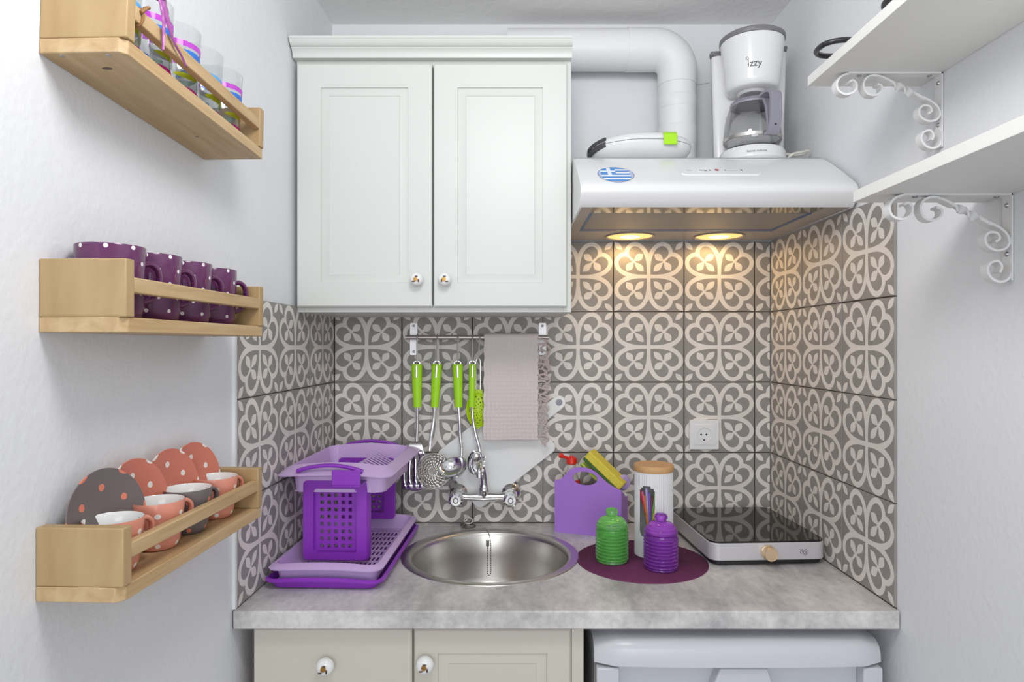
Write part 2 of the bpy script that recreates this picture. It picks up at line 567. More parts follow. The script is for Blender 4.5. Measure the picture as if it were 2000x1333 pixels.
TILE_MESH = {}
def tile_mesh(u0, u1, v0, v1):
    """a (cut) tile lying in its local x-z plane, facing -y; u,v are fractions of the full 200 mm tile"""
    key = (round(u0, 3), round(u1, 3), round(v0, 3), round(v1, 3))
    if key in TILE_MESH: return TILE_MESH[key]
    T, g, c, th = 0.2, 0.0013, 0.0009, 0.0045
    x0, x1, z0, z1 = u0 * T + g, u1 * T - g, v0 * T + g, v1 * T - g
    def uvq(ps): return [(p[0] / T, p[2] / T) for p in ps]
    fr = [(x0 + c, 0, z0 + c), (x1 - c, 0, z0 + c), (x1 - c, 0, z1 - c), (x0 + c, 0, z1 - c)]
    md = [(x0, c, z0), (x1, c, z0), (x1, c, z1), (x0, c, z1)]
    bk = [(x0, th, z0), (x1, th, z0), (x1, th, z1), (x0, th, z1)]
    V = fr + md + bk
    F = [(0, 1, 2, 3)]
    for i in range(4):
        j = (i + 1) % 4
        F.append((4 + i, 4 + j, j, i)); F.append((8 + i, 8 + j, 4 + j, 4 + i))
    F.append((11, 10, 9, 8))
    me = bpy.data.meshes.new('tile')
    me.from_pydata(V, [], F)
    me.materials.append(MATS['patterned_tile'])
    lay = me.uv_layers.new(name='UVMap')
    for p in me.polygons:
        for li, vi in zip(p.loop_indices, p.vertices):
            lay.data[li].uv = (V[vi][0] / T, V[vi][2] / T)
    TILE_MESH[key] = me
    return me
def put_tile(parent, loc, rz, u0=0, u1=1, v0=0, v1=1):
    o = bpy.data.objects.new('tile', tile_mesh(u0, u1, v0, v1))
    COL.objects.link(o)
    o.parent = parent; o.location = loc; o.rotation_euler = (0, 0, rz)
    jig = 0.0004
    o.location.z += rnd.uniform(-jig, jig)
    return o
ROWS = [CT + 0.0005 + 0.1993 * k for k in range(4)]
XJ = [-0.5087, -0.3087, -0.1087, 0.0898, 0.2898, 0.4898, 0.6898]
for r, z in enumerate(ROWS):
    for k, x in enumerate(XJ):
        if r == 3 and x < 0.05: continue        # behind the wall cabinet
        u0 = 0.0; u1 = 1.0
        if k == 0: u0 = 0.045
        if k == len(XJ) - 1: u1 = (XR - x) / 0.2
        put_tile(wall_back, (x, YB, z), 0, u0, u1)
for r, z in enumerate(ROWS):
    for k in range(3):
        put_tile(wall_right, (XR, YB - 0.2 * k, z), -PI / 2)      # faces -X
for r, z in enumerate(ROWS[:3]):
    for k in range(3):
        y = YB - 0.2 * (k + 1)
        put_tile(wall_left, (xl(y), y, z), PI / 2 - TL)            # faces +X

# ------------------------------------------------------------------ worktop with round cut-out
SX, SY, SR = -0.050, 1.578, 0.213
wt = thing('worktop', 'grey concrete-look laminate worktop with a round sink let in', 'worktop', (0, 0, 0))
def worktop():
    poly = [(xl(1.24) - 0.004, 1.24), (XR + 0.003, 1.24), (XR + 0.003, YB + 0.003), (xl(YB) - 0.003, YB + 0.003)]
    rr = 0.198
    ang = [2 * PI * k / 64 for k in range(64)]
    ang += [math.atan2(p[1] - SY, p[0] - SX) % (2 * PI) for p in poly]
    ang = sorted(set(round(a, 6) for a in ang))
    def cast(a):
        d = (math.cos(a), math.sin(a)); best = None
        for i in range(4):
            p, q = poly[i], poly[(i + 1) % 4]
            e = (q[0] - p[0], q[1] - p[1])
            det = d[0] * (-e[1]) + e[0] * d[1]
            if abs(det) < 1e-12: continue
            bx, by = p[0] - SX, p[1] - SY
            t = (bx * (-e[1]) + e[0] * by) / det
            u = (d[0] * by - d[1] * bx) / det
            if t > 0 and -1e-6 <= u <= 1 + 1e-6 and (best is None or t < best): best = t
        return (SX + d[0] * best, SY + d[1] * best)
    inn = [(SX + rr * math.cos(a), SY + rr * math.sin(a)) for a in ang]
    out = [cast(a) for a in ang]
    z0, z1 = CT - 0.035, CT
    rings = [[(x, y, z1) for x, y in inn], [(x, y, z1) for x, y in out], [(x, y, z0) for x, y in out], [(x, y, z0) for x, y in inn]]
    return MB().loft(rings, cap=False, loop=True)
worktop().build('slab', 'counter_laminate', wt, angle=30, bevel=0.0025)
MB().box(xl(1.24) - 0.0062, xl(1.24) - 0.0045, 1.2395, 1.262, CT - 0.035, CT).build('edge_strip', 'aluminium', wt, angle=0)

# ------------------------------------------------------------------ sink, chain, plug
sink = thing('sink', 'round brushed steel sink sunk into the grey worktop', 'sink', (SX, SY, CT))
prof = [(0.213, 0.0003), (0.2125, 0.0018), (0.209, 0.0030), (0.196, 0.0022), (0.190, 0.0005), (0.1865, -0.004), (0.184, -0.012), (0.178, -0.06),
        (0.168, -0.115), (0.156, -0.140), (0.135, -0.152), (0.06, -0.157), (0.036, -0.158)]
prof2 = [(0.036, -0.1595), (0.06, -0.1585), (0.136, -0.1535), (0.1575, -0.141), (0.1695, -0.116), (0.1795, -0.06), (0.1855, -0.012), (0.188, -0.004), (0.196, 0.0003)]
MB().lathe(prof + prof2, 72).build('bowl', 'steel', sink, angle=50)
MB().lathe([(0.0, -0.1585), (0.02, -0.1585), (0.034, -0.157), (0.037, -0.1565), (0.037, -0.159), (0, -0.161)], 32).build('drain', 'chrome', sink)

chain = thing('plug_chain', 'beaded steel plug chain hanging in a loop inside the sink', 'chain', (0, 0, 0))
pth = catmull([(-0.108, 1.815, 0.912), (-0.094, 1.806, 0.9075), (-0.079, 1.790, 0.9055), (-0.066, 1.772, 0.9045), (-0.058, 1.7575, 0.893), (-0.0545, 1.752, 0.870), (-0.054, 1.750, 0.83),
               (-0.054, 1.747, 0.797), (-0.058, 1.746, 0.789), (-0.0625, 1.747, 0.797), (-0.063, 1.750, 0.83), (-0.0625, 1.751, 0.866)], 12)
m = MB(); acc = 0; last = pth[0]
beads = [pth[0]]
for p_ in pth[1:]:
    acc += (p_ - last).length; last = p_
    if acc > 0.0042: beads.append(p_); acc = 0
for b_ in beads:
    m.lathe([(0, -0.0017), (0.0015, -0.0009), (0.0017, 0), (0.0015, 0.0009), (0, 0.0017)], 6, o=tuple(b_))
m.tube(pth, 0.0005, 4)
m.build('bead_chain', 'steel_dark', chain)
MB().tube([(-0.0625, 1.751, 0.866), (-0.0625, 1.7505, 0.882)], 0.004, 8).build('end_ring', 'screw_metal', chain)
plug = thing('sink_plug', 'dark drain plug and chain ring lying on the worktop behind the sink', 'plug', (-0.118, 1.815, CT))
MB().lathe([(0, 0.0005), (0.021, 0.0005), (0.022, 0.004), (0.018, 0.008), (0, 0.009)], 24).build('stopper', 'steel_dark', plug)
MB().tube([(0.012 * math.cos(a), 0.003 * math.sin(a), 0.017 + 0.008 * math.sin(a)) for a in [2 * PI * k / 16 for k in range(16)]], 0.0016, 6, closed=True).build('ring', 'steel_dark', plug)
MB().tube(catmull([(-0.022, 0, 0.004), (-0.012, -0.006, 0.014), (0.002, 0, 0.020), (0.008, 0.004, 0.011)], 5), 0.0022, 6).build('chain_end', 'steel_dark', plug)

# ------------------------------------------------------------------ faucet
fa = thing('wall_faucet', 'chrome wall-mounted mixer tap with two knobs above the sink', 'faucet', (-0.074, YB, 0.99))
for sx in (-1, 1):
    x = 0.073 * sx
    MB().lathe([(0, -0.0005), (0.033, -0.0005), (0.032, -0.006), (0.024, -0.016), (0.016, -0.022), (0.015, -0.05), (0, -0.05)], 32, (x, 0, 0), 'y').build('wall_rose', 'chrome', fa)
    MB().lathe([(0, -0.04), (0.017, -0.042), (0.020, -0.056), (0.017, -0.068), (0.013, -0.072), (0.013, -0.078), (0.019, -0.082), (0.0205, -0.094), (0.0195, -0.108), (0.014, -0.1125), (0, -0.1125)], 12, (x, 0, 0), 'y').build('knob', 'chrome', fa, angle=30)
    MB().tube([(x + 0.006 * math.cos(a), -0.1128, 0.007 * math.sin(a)) for a in [2 * PI * k / 20 for k in range(20)]], 0.0011, 5, closed=True).build('knob_mark', 'dark_grey', fa)
MB().tube([(-0.073, -0.058, 0), (-0.04, -0.06, -0.001), (0, -0.06, -0.001), (0.04, -0.06, -0.001), (0.073, -0.058, 0)], [0.013, 0.0095, 0.012, 0.0095, 0.013], 16).build('body', 'chrome', fa)
MB().lathe([(0, -0.004), (0.0125, -0.004), (0.0125, 0.010), (0.0140, 0.013), (0.0140, 0.022), (0.0118, 0.025), (0.0118, 0.032), (0, 0.032)], 20, (0, -0.06, 0)).build('collar', 'chrome', fa)
sp = catmull([(0, -0.06, 0.028), (-0.0005, -0.061, 0.05), (-0.003, -0.066, 0.075), (-0.0055, -0.080, 0.093), (-0.007, -0.105, 0.100), (-0.008, -0.135, 0.096), (-0.0085, -0.150, 0.083), (-0.0085, -0.153, 0.070)], 6)
MB().tube(sp, [0.0098 - 0.0025 * k / len(sp) for k in range(len(sp))], 16).build('spout', 'chrome', fa)

# ------------------------------------------------------------------ cutting board, resting on the tap's wall roses
def outline_board():
    L, W = 0.282, 0.200
    pts = []
    def corner(cx, cy, r, a0): return arc(cx, cy, r, a0, a0 + 90, 5)
    pts += corner(L - 0.018, W / 2 - 0.018, 0.018, 0)[::1]
    pts += corner(0.018, W / 2 - 0.018, 0.018, 90)
    pts += corner(0.018, -W / 2 + 0.018, 0.018, 180)
    pts += corner(L - 0.018, -W / 2 + 0.018, 0.018, 270)
    hw = 0.019
    pts += [(L, -0.034), (L + 0.008, -0.024), (L + 0.018, -hw)]
    pts += arc(L + 0.082, 0, hw, -90, 90, 10)
    pts += [(L + 0.018, hw), (L + 0.008, 0.024), (L, 0.034)]
    return pts
bd = thing('cutting_board', 'white plastic cutting board with a handle propped askew behind the tap', 'cutting board',
           (-0.0905, YB - 0.0135, 0.9405), (math.radians(-2.0), 0, 0))
ang = math.atan2(118, 152)
m = MB().prism(outline_board(), 'y', -0.004, 0.004)
ca, sa = math.cos(ang), math.sin(ang)
# rotate in x-z so that the corner (0,-W/2) sits at the origin
m.v = [((x) * ca - (z + 0.1) * sa, y, (x) * sa + (z + 0.1) * ca) for (x, y, z) in m.v]
m.build('board', 'board_white', bd, angle=30, bevel=0.0016)
hx, hz = 0.282 + 0.082, 0.1
MB().lathe([(0, -0.0046), (0.0075, -0.0046), (0.0095, -0.0042), (0.0095, -0.003), (0, -0.003)], 20, (hx * ca - hz * sa, 0, hx * sa + hz * ca), 'y').build('hang_hole', 'grey_plastic', bd)

# ------------------------------------------------------------------ utensil rail and what hangs from it
RZ, RY = 1.4255, YB - 0.040
rail = thing('utensil_rail', 'grey metal utensil rail screwed to the tiles under the wall cabinet', 'rail', (0, 0, 0))
MB().tube([(-0.292, RY, RZ), (0.104, RY, RZ)], 0.0062, 14).build('rail_tube', 'rail_metal', rail)
for x in (-0.275, 0.089):
    b_ = MB().prism(rrect(0.022, 0.092, 0.004, 3, x, RZ - 0.004), 'y', YB - 0.0025, YB - 0.0002)
    b_.box(x - 0.006, x + 0.006, RY + 0.003, YB - 0.002, RZ - 0.004, RZ + 0.004)
    br = b_.build('bracket', 'aluminium', rail, bevel=0.0005)
    for dz in (0.033, -0.040):
        MB().lathe([(0, -0.0018), (0.002, -0.0018), (0.0036, -0.0006), (0.0036, 0), (0, 0)], 12, (x, YB - 0.0025, RZ + dz), 'y').build('screw', 'screw_metal', br)

def s_hook(x, label, zl=1.360, lean=0.0):
    h = thing('s_hook', label, 'hook', (x, RY, RZ), group='steel hooks on the utensil rail')
    z = zl - RZ
    p = [(0, 0.0085 * math.cos(a), 0.0085 * math.sin(a)) for a in [math.radians(t) for t in range(0, 181, 22)]]
    p += [(lean * 0.3, -0.0088, z * 0.4), (lean * 0.7, -0.010, z * 0.75)]
    p += [(lean, -0.010 + 0.006 * (1 - math.cos(a)) * -1, z - 0.006 * math.sin(a)) for a in [math.radians(t) for t in range(0, 181, 30)]]
    MB().tube(p, 0.0021, 8).build('wire', 'steel', h)
    return h

UY = RY - 0.014
def green_handle(root, path, w0, w1):
    """tapering lime handle with a steel inlay and an eyelet at its top"""
    P = [Vector(p) for p in path]; n = len(P)
    MB().tube(P, [w0 + (w1 - w0) * k / (n - 1) for k in range(n)], 16, flat=0.72).build('handle', 'lime', root)
    t = P[0]
    d = (P[1] - P[0]).normalized()
    MB().tube([t - d * 0.003 + Vector((0.0085 * math.cos(a), -0.001, 0.005 * math.sin(a))) for a in [2 * PI * k / 18 for k in range(18)]], 0.0018, 6, closed=True).build('eyelet', 'chrome', root)
    q0, q1 = t + d * 0.005, t + d * 0.036
    MB().tube([q0 + Vector((0, -w0 * 0.72 + 0.0001, 0)), q1 + Vector((0, -w0 * 0.70 + 0.0001, 0))], 0.003, 8, flat=0.5).build('inlay', 'chrome', root)

HZ = 1.352
# slotted turner
U = thing('slotted_turner', 'slotted steel turner with a straight lime handle, leftmost on the rail', 'turner', (-0.2585, UY, HZ))
green_handle(U, [(0, 0, 0), (0, 0, -0.04), (0.0005, 0, -0.08), (0.001, 0, -0.119)], 0.0155, 0.0108)
MB().tube([(0.0005, 0, -0.116), (0.001, 0, -0.15), (0.0005, 0, -0.19), (0.0, -0.002, -0.215)], [0.0045, 0.0042, 0.0042, 0.005], 10).build('shaft', 'chrome', U)
m = MB()
W0, W1, z0, z1 = 0.017, 0.034, -0.212, -0.340
xs_ = [-1.0, -0.72, -0.58, -0.24, -0.10, 0.24, 0.38, 0.70, 0.82, 1.0]
cols = len(xs_) - 1; rows = 10
V = []; F = []
for j in range(rows + 1):
    t = j / rows
    ww = W0 + (W1 - W0) * min(1, t * 2.2) ** 0.8
    if t > 0.93: ww -= 0.002
    for s_ in xs_:
        V.append((-0.004 + s_ * ww, -0.006 - 0.012 * math.sin(t * PI * 0.5), z0 + (z1 - z0) * t - 0.004 * (1 - s_ * s_) * (t > 0.95)))
for j in range(rows):
    for i in range(cols):
        if 3 <= j <= 8 and i in (1, 3, 5, 7): continue
        a_ = j * (cols + 1) + i
        F.append((a_, a_ + 1, a_ + cols + 2, a_ + cols + 1))
m.add(V, F)
m.build('slotted_blade', 'chrome', U, solid=0.0014)
s_hook(-0.2585, 'steel hook holding the slotted turner')

# skimmer
U = thing('skimmer', 'round perforated steel skimmer hanging beside the slotted turner', 'skimmer', (-0.2035, UY, HZ))
green_handle(U, [(0, 0, 0), (-0.002, 0, -0.04), (-0.004, 0, -0.08), (-0.0062, 0, -0.119)], 0.0145, 0.0105)
MB().tube(catmull([(-0.006, 0, -0.116), (-0.010, 0, -0.16), (-0.016, -0.006, -0.20), (-0.018, -0.020, -0.236)], 4), 0.0042, 10, flat=0.7).build('shaft', 'chrome', U)
m = MB(); c0 = Vector((-0.005, -0.036, -0.286)); R_ = 0.047
nr, na = 13, 48
V = []; F = []
tilt = Matrix.Rotation(math.radians(26), 4, 'Z') @ Matrix.Rotation(math.radians(-12), 4, 'X')
for j in range(nr + 1):
    r_ = R_ * j / nr
    for k in range(na):
        a_ = 2 * PI * k / na
        V.append(tuple(c0 + tilt @ Vector((r_ * math.cos(a_), 0.012 * (1 - (j / nr) ** 2), r_ * math.sin(a_)))))
for j in range(1, nr):
    for k in range(na):
        if 3 <= j <= nr - 2 and j % 2 == 1 and (k + (j // 2)) % (2 if j > 6 else 3) == 0: continue
        F.append((j * na + k, j * na + (k + 1) % na, (j + 1) * na + (k + 1) % na, (j + 1) * na + k))
F.append(tuple(range(na, 2 * na)))
m.add(V, F)
m.build('perforated_dish', 'steel', U, solid=0.0012, recalc=True)
MB().tube([tuple(c0 + tilt @ Vector((R_ * math.cos(a), 0, R_ * math.sin(a)))) for a in [2 * PI * k / 40 for k in range(40)]], 0.0017, 6, closed=True).build('dish_rim', 'chrome', U)
s_hook(-0.2035, 'steel hook holding the perforated skimmer')

# ladle
U = thing('ladle', 'steel soup ladle with a lime handle hanging above the tap', 'ladle', (-0.1465, UY, HZ))
green_handle(U, [(0, 0, 0), (0.0008, 0, -0.04), (0.0016, 0, -0.08), (0.0025, 0, -0.119)], 0.0145, 0.0110)
MB().tube(catmull([(0.0025, 0, -0.116), (0.005, 0, -0.16), (0.007, -0.001, -0.20), (0.012, -0.010, -0.235), (0.010, -0.024, -0.262)], 4), 0.0044, 10, flat=0.8).build('shaft', 'chrome', U)
m = MB().lathe([(0.0, -0.030), (0.012, -0.0285), (0.024, -0.023), (0.032, -0.013), (0.036, 0.0), (0.0368, 0.0006), (0.0345, 0.0), (0.030, -0.0125), (0.022, -0.0215), (0.011, -0.0268), (0.0, -0.028)], 32)
m.xform(Matrix.Translation((-0.010, -0.058, -0.272)) @ Matrix.Rotation(math.radians(-18), 4, 'Y') @ Matrix.Rotation(math.radians(32), 4, 'X') @ Matrix.Diagonal((1.12, 1, 0.9, 1)))
m.build('bowl', 'chrome', U)
s_hook(-0.1465, 'steel hook holding the soup ladle')

# spaghetti server
U = thing('pasta_server', 'pronged steel pasta server with a thin lime handle seen edge-on', 'pasta server', (-0.106, UY + 0.004, HZ))
green_handle(U, [(0, 0, 0), (-0.0008, 0, -0.04), (-0.0015, 0, -0.08), (-0.002, 0, -0.119)], 0.0098, 0.0088)
MB().tube(catmull([(-0.002, 0, -0.116), (0.001, 0, -0.15), (0.008, -0.002, -0.19), (0.018, -0.006, -0.225), (0.024, -0.012, -0.255)], 4), 0.0045, 10).build('shaft', 'chrome', U)
m = MB().lathe([(0.0, -0.015), (0.012, -0.0135), (0.020, -0.008), (0.024, 0.0), (0.0225, 0.0), (0.019, -0.0068), (0.011, -0.012), (0, -0.0135)], 28)
m.xform(Matrix.Translation((0.010, -0.020, -0.268)) @ Matrix.Rotation(math.radians(100), 4, 'X') @ Matrix.Rotation(math.radians(15), 4, 'Y') @ Matrix.Diagonal((1, 1.45, 1, 1)))
m.build('bowl', 'chrome', U)
for k in range(5):
    a_ = math.radians(-35 + 22 * k)
    b0 = Vector((0.030 - 0.002 * k, -0.020 - 0.002 * k, -0.252 - 0.011 * k))
    MB().tube([b0, b0 + Vector((0.006, -0.010, 0.001)), b0 + Vector((0.007, -0.020, 0.002))], [0.0028, 0.0024, 0.0014], 6).build('prong', 'chrome', U)
s_hook(-0.106, 'steel hook holding the pasta server')

# small lime strainer
U = thing('strainer', 'small lime plastic strainer on a wire handle, half behind the towel', 'strainer', (-0.091, RY + 0.006, HZ + 0.005))
for sx in (-1, 1):
    pass
loop = [(0.006 * math.cos(a), 0, 0.010 * math.sin(a)) for a in [math.radians(t) for t in range(0, 181, 20)]]
MB().tube([(0.006, 0, -0.085)] + loop + [(-0.006, 0, -0.085)], 0.0014, 6).build('wire_handle', 'steel', U)
m = MB(); V = []; F = []; nr, na = 13, 36
for j in range(nr + 1):
    t = j / nr
    for k in range(na):
        a_ = 2 * PI * k / na
        V.append((0.030 * t * math.cos(a_), -0.016 + 0.014 * t * t, -0.132 + 0.046 * t * math.sin(a_)))
for j in range(1, nr):
    for k in range(na):
        if 2 <= j <= nr - 3 and j % 2 == 0 and (k + j) % 4 == 0: continue
        F.append((j * na + k, j * na + (k + 1) % na, (j + 1) * na + (k + 1) % na, (j + 1) * na + k))
F.append(tuple(range(na, 2 * na)))
m.add(V, F); m.build('perforated_bowl', 'lime_strainer', U, solid=0.0016)
MB().tube([(0.0315 * math.cos(a), -0.001, -0.132 + 0.047 * math.sin(a)) for a in [2 * PI * k / 36 for k in range(36)]], 0.0028, 8, closed=True).build('rim', 'lime_strainer', U)
MB().prism(rrect(0.024, 0.016, 0.004, 3, 0, -0.084), 'y', -0.003, 0.003).build('handle_mount', 'lime_strainer', U)
MB().lathe([(0.0015, -0.003), (0.0045, -0.003), (0.0045, 0.003), (0.0015, 0.003)], 14, (0, 0, -0.181), 'y').build('nose_eyelet', 'lime_strainer', U)
s_hook(-0.086, 'steel hook holding the lime strainer', zl=1.366, lean=-0.005)

# towel folded over the rail
TW = thing('dish_towel', 'pale pink waffle towel folded over the utensil rail', 'towel', (0.0, RY, RZ))
def towel():
    x0, x1 = -0.074, 0.076
    nu, nv = 112, 220
    front, back = 0.282, 0.20
    V = []; F = []
    tot = front + back + 0.03
    for j in range(nv + 1):
        s_ = tot * j / nv
        for i in range(nu + 1):
            u = i / nu
            x = x0 + (x1 - x0) * u
            if s_ < back:
                y = 0.0115; z = -(back - s_)
            elif s_ < back + 0.03:
                a_ = PI * (s_ - back) / 0.03
                y = 0.0115 * math.cos(a_); z = 0.0095 * math.sin(a_)
            else:
                y = -0.0115; z = -(s_ - back - 0.03)
                dz = -z / front
                x += -0.004 * dz * (1 - u) + 0.010 * dz * (0.5 - u) * 0.3
                y += -0.004 * math.sin(u * PI * 1.6 + 0.6) * dz - 0.002 * math.sin(u * 9) * dz
                wv = (0.25 + 0.75 * min(1, dz * 1.5))
                y -= 0.0024 * wv * (1 - (abs(math.sin(u * PI * 14)) ** 0.7) * (abs(math.sin(dz * PI * 26)) ** 0.7))
                x += 0.0010 * math.sin(dz * 40)
            V.append((x, y, z))
    for j in range(nv):
        for i in range(nu):
            a_ = j * (nu + 1) + i
            F.append((a_, a_ + 1, a_ + nu + 2, a_ + nu + 1))
    return MB().add(V, F)
towel().build('cloth', 'towel_cloth', TW, solid=0.0026, angle=80)
m = MB()
for k in range(17):
    z = -0.004 - 0.0168 * k
    x = 0.0755
    L_ = 0.017 + 0.012 * abs(math.sin(k * 1.9)) + (0.004 if k < 9 else 0)
    dz = -0.022 - 0.006 * math.sin(k * 2.3)
    p = catmull([(x - 0.003, -0.011, z), (x + L_ * 0.5, -0.014 + 0.004 * math.sin(k * 3), z + 0.003 * math.sin(k * 1.3)), (x + L_, -0.012, z + dz * 0.5), (x + L_ * (0.4 + 0.3 * math.sin(k * 2.1)), -0.013, z + dz * 1.1), (x + L_ * 0.7, -0.012, z + dz * 1.6)], 5)
    m.tube(p, [0.0027 + 0.0009 * math.sin(i * 1.7) for i in range(len(p))], 6)
m.build('fringe', 'fringe', TW)

# ------------------------------------------------------------------ socket
so = thing('wall_socket', 'white square power socket on the tiles above the induction hob', 'socket', (0.5445, YB, 1.1515))
MB().prism(rrect(0.083, 0.083, 0.004, 3), 'y', -0.009, -0.0002).build('frame', 'socket_white', so, bevel=0.0012)
MB().prism(rrect(0.058, 0.058, 0.002, 3), 'y', -0.0105, -0.004).build('insert', 'socket_white', so, bevel=0.0006)
m = MB().lathe([(0.021, -0.0118), (0.0198, -0.0118), (0.0185, -0.0106), (0.021, -0.0106)], 36, axis='y')
m.build('well_rim', 'socket_white', so)
for sx in (-1, 1):
    MB().lathe([(0, -0.0111), (0.0026, -0.0111), (0.0026, -0.009), (0, -0.009)], 14, (0.0075 * sx - 0.002, 0, 0.001), 'y').build('pin_hole', 'black_plastic', so)
MB().lathe([(0, -0.0111), (0.0024, -0.0111), (0.0024, -0.009), (0, -0.009)], 14, (-0.001, 0, -0.0145), 'y').build('earth_clip', 'black_plastic', so)

# ------------------------------------------------------------------ wall cabinet
def panel_front(w, h, th, prof):
    """door leaf in x-z, facing -y; prof: (inset, depth) rings from the edge to the middle"""
    rings = [[(-w / 2, th, -h / 2), (w / 2, th, -h / 2), (w / 2, th, h / 2), (-w / 2, th, h / 2)]]
    for (i, d) in prof:
        rings.append([(-w / 2 + i, d, -h / 2 + i), (w / 2 - i, d, -h / 2 + i), (w / 2 - i, d, h / 2 - i), (-w / 2 + i, d, h / 2 - i)])
    return MB().loft(rings)
DOORP = [(0, 0.003), (0.003, 0.0), (0.057, 0.0), (0.0585, 0.0045), (0.0605, 0.0045), (0.0765, 0.0012), (0.078, 0.0026), (0.080, 0.0026)]
def knob(parent, x, y, z, flip, r=0.0158):
    k = r / 0.0158
    m = MB().lathe([(0, 0.0), (0.007 * k, 0.0), (0.0065 * k, -0.006), (0.009 * k, -0.009), (0.0145 * k, -0.013), (0.0158 * k, -0.019), (0.0145 * k, -0.025), (0.010 * k, -0.0295), (0.0055 * k, -0.0305), (0, -0.0305)], 24, (x, y, z), 'y')
    m.lathe([(0.0052, -0.0303), (0.0048, -0.0322), (0, -0.0326)], 14, (x - 0.0006, y, z - 0.0005), 'y', mi=1)
    for (dx, dz, sx_, sz_) in ((-0.006 * flip, -0.006, 0.0042, 0.0016), (0.006 * flip, -0.004, 0.0018, 0.0042), (0.001, 0.0062, 0.0040, 0.0016)):
        m.add([(x + dx + sx_ * math.cos(a), y - 0.0309 * k, z + dz + sz_ * math.sin(a)) for a in [2 * PI * q / 10 for q in range(10)]], [tuple(range(10))], 2)
    return m.build('knob', ['ceramic_white', 'brass', 'knob_brown'], parent, angle=50, recalc=False)
CX0, CX1, CYF, CZ0, CZ1 = -0.5125, 0.1440, 1.566, 1.483, 2.086
wc = thing('wall_cabinet', 'white wall cabinet with two panelled doors and a crown moulding', 'cabinet', (CX0, CYF, CZ0))
w = CX1 - CX0
hb = CZ1 - CZ0
m = MB()
m.box(0, 0.018, 0, 0.283, 0, hb); m.box(w - 0.018, w, 0, 0.283, 0, hb)
m.box(0.018, w - 0.018, 0, 0.283, 0.0, 0.018); m.box(0.018, w - 0.018, 0, 0.283, hb - 0.018, hb); m.box(0.018, w - 0.018, 0.272, 0.283, 0.018, hb - 0.018)
m.build('body', 'cabinet_paint', wc, angle=0, bevel=0.001)
dw1, dw2, dh = 0.3205, 0.3165, 0.5765
for (xc, dw, kx, fl) in ((0.0055 + dw1 / 2, dw1, 0.126, 1), (0.3290 + dw2 / 2, dw2, -0.130, -1)):
    dr = panel_front(dw, dh, 0.0175, DOORP).build('door', 'cabinet_paint', wc, angle=25)
    dr.location = (xc, -0.0185, 0.012 + dh / 2)
    knob(dr, kx, 0.0, -dh / 2 + 0.063, fl)
cp = [(0.0, 0.0), (-0.020, 0.0), (-0.0215, -0.001), (-0.0215, 0.001), (-0.0235, 0.009), (-0.0275, 0.016), (-0.031, 0.0185), (-0.031, 0.0205), (-0.034, 0.0205), (-0.0385, 0.0225), (-0.043, 0.0275), (-0.046, 0.0335), (-0.0475, 0.0345), (-0.0475, 0.0395), (0.0, 0.0395)]
MB().prism([(a, hb - 0.002 + b) for a, b in cp], 'x', -0.003, w).build('crown', 'cabinet_paint', wc, angle=25)

# ------------------------------------------------------------------ base cabinet (drawer, door)
bc = thing('base_cabinet', 'cream base cabinet with a drawer and a panelled door under the worktop', 'cabinet', (-0.497, 1.285, 0.0))
bw = 0.1405 + 0.497
m = MB()
m.box(0, 0.018, 0, 0.55, 0.1, 0.862); m.box(bw - 0.023, bw, -0.019, 0.55, 0.0, 0.69); m.box(bw - 0.023, bw, -0.019, 0.12, 0.69, 0.862)
m.box(0.018, bw - 0.023, 0, 0.55, 0.1, 0.118); m.box(0.018, bw - 0.023, 0.54, 0.55, 0.118, 0.862); m.box(0.018, bw - 0.023, 0.03, 0.045, 0.0, 0.1)
m.box(0.300, 0.316, 0.001, 0.06, 0.118, 0.862)
m.build('carcass', 'cabinet_cream', bc, angle=0, bevel=0.001)
MB().box(0.018, bw - 0.023, 0.0, 0.02, 0.8495, 0.862).build('top_rail', 'cabinet_cream', bc, angle=0)
dr = panel_front(0.3065, 0.160, 0.018, [(0, 0.003), (0.003, 0.0), (0.05, 0.0)]).build('drawer', 'cabinet_cream', bc, angle=25)
dr.location = (-0.001 + 0.3065 / 2, -0.020, 0.856 - 0.08)
knob(dr, 0.144 - 0.3065 / 2, 0.0, 0.792 - (0.856 - 0.08), 1, 0.0172)
d2 = panel_front(0.3065, 0.585, 0.018, DOORP).build('door', 'cabinet_cream', bc, angle=25)
d2.location = (-0.001 + 0.3065 / 2, -0.020, 0.690 - 0.2925)
knob(d2, 0.12, 0.0, 0.2, 1, 0.0172)
d3 = panel_front(0.3035, 0.751, 0.018, [(0, 0.003), (0.003, 0.0), (0.046, 0.0), (0.0475, 0.0035), (0.0495, 0.0035), (0.066, 0.001), (0.068, 0.002)]).build('door', 'cabinet_cream', bc, angle=25)
d3.location = (0.3095 + 0.3035 / 2, -0.020, 0.8545 - 0.3755)
knob(d3, 0.333 - (0.3095 + 0.3035 / 2), 0.0, 0.795 - (0.8545 - 0.3755), 1, 0.0172)
MB().box(-0.009, -0.0015, 0.004, 0.5, 0.0, 0.862).build('filler_strip', 'brown_wood', bc, angle=0)

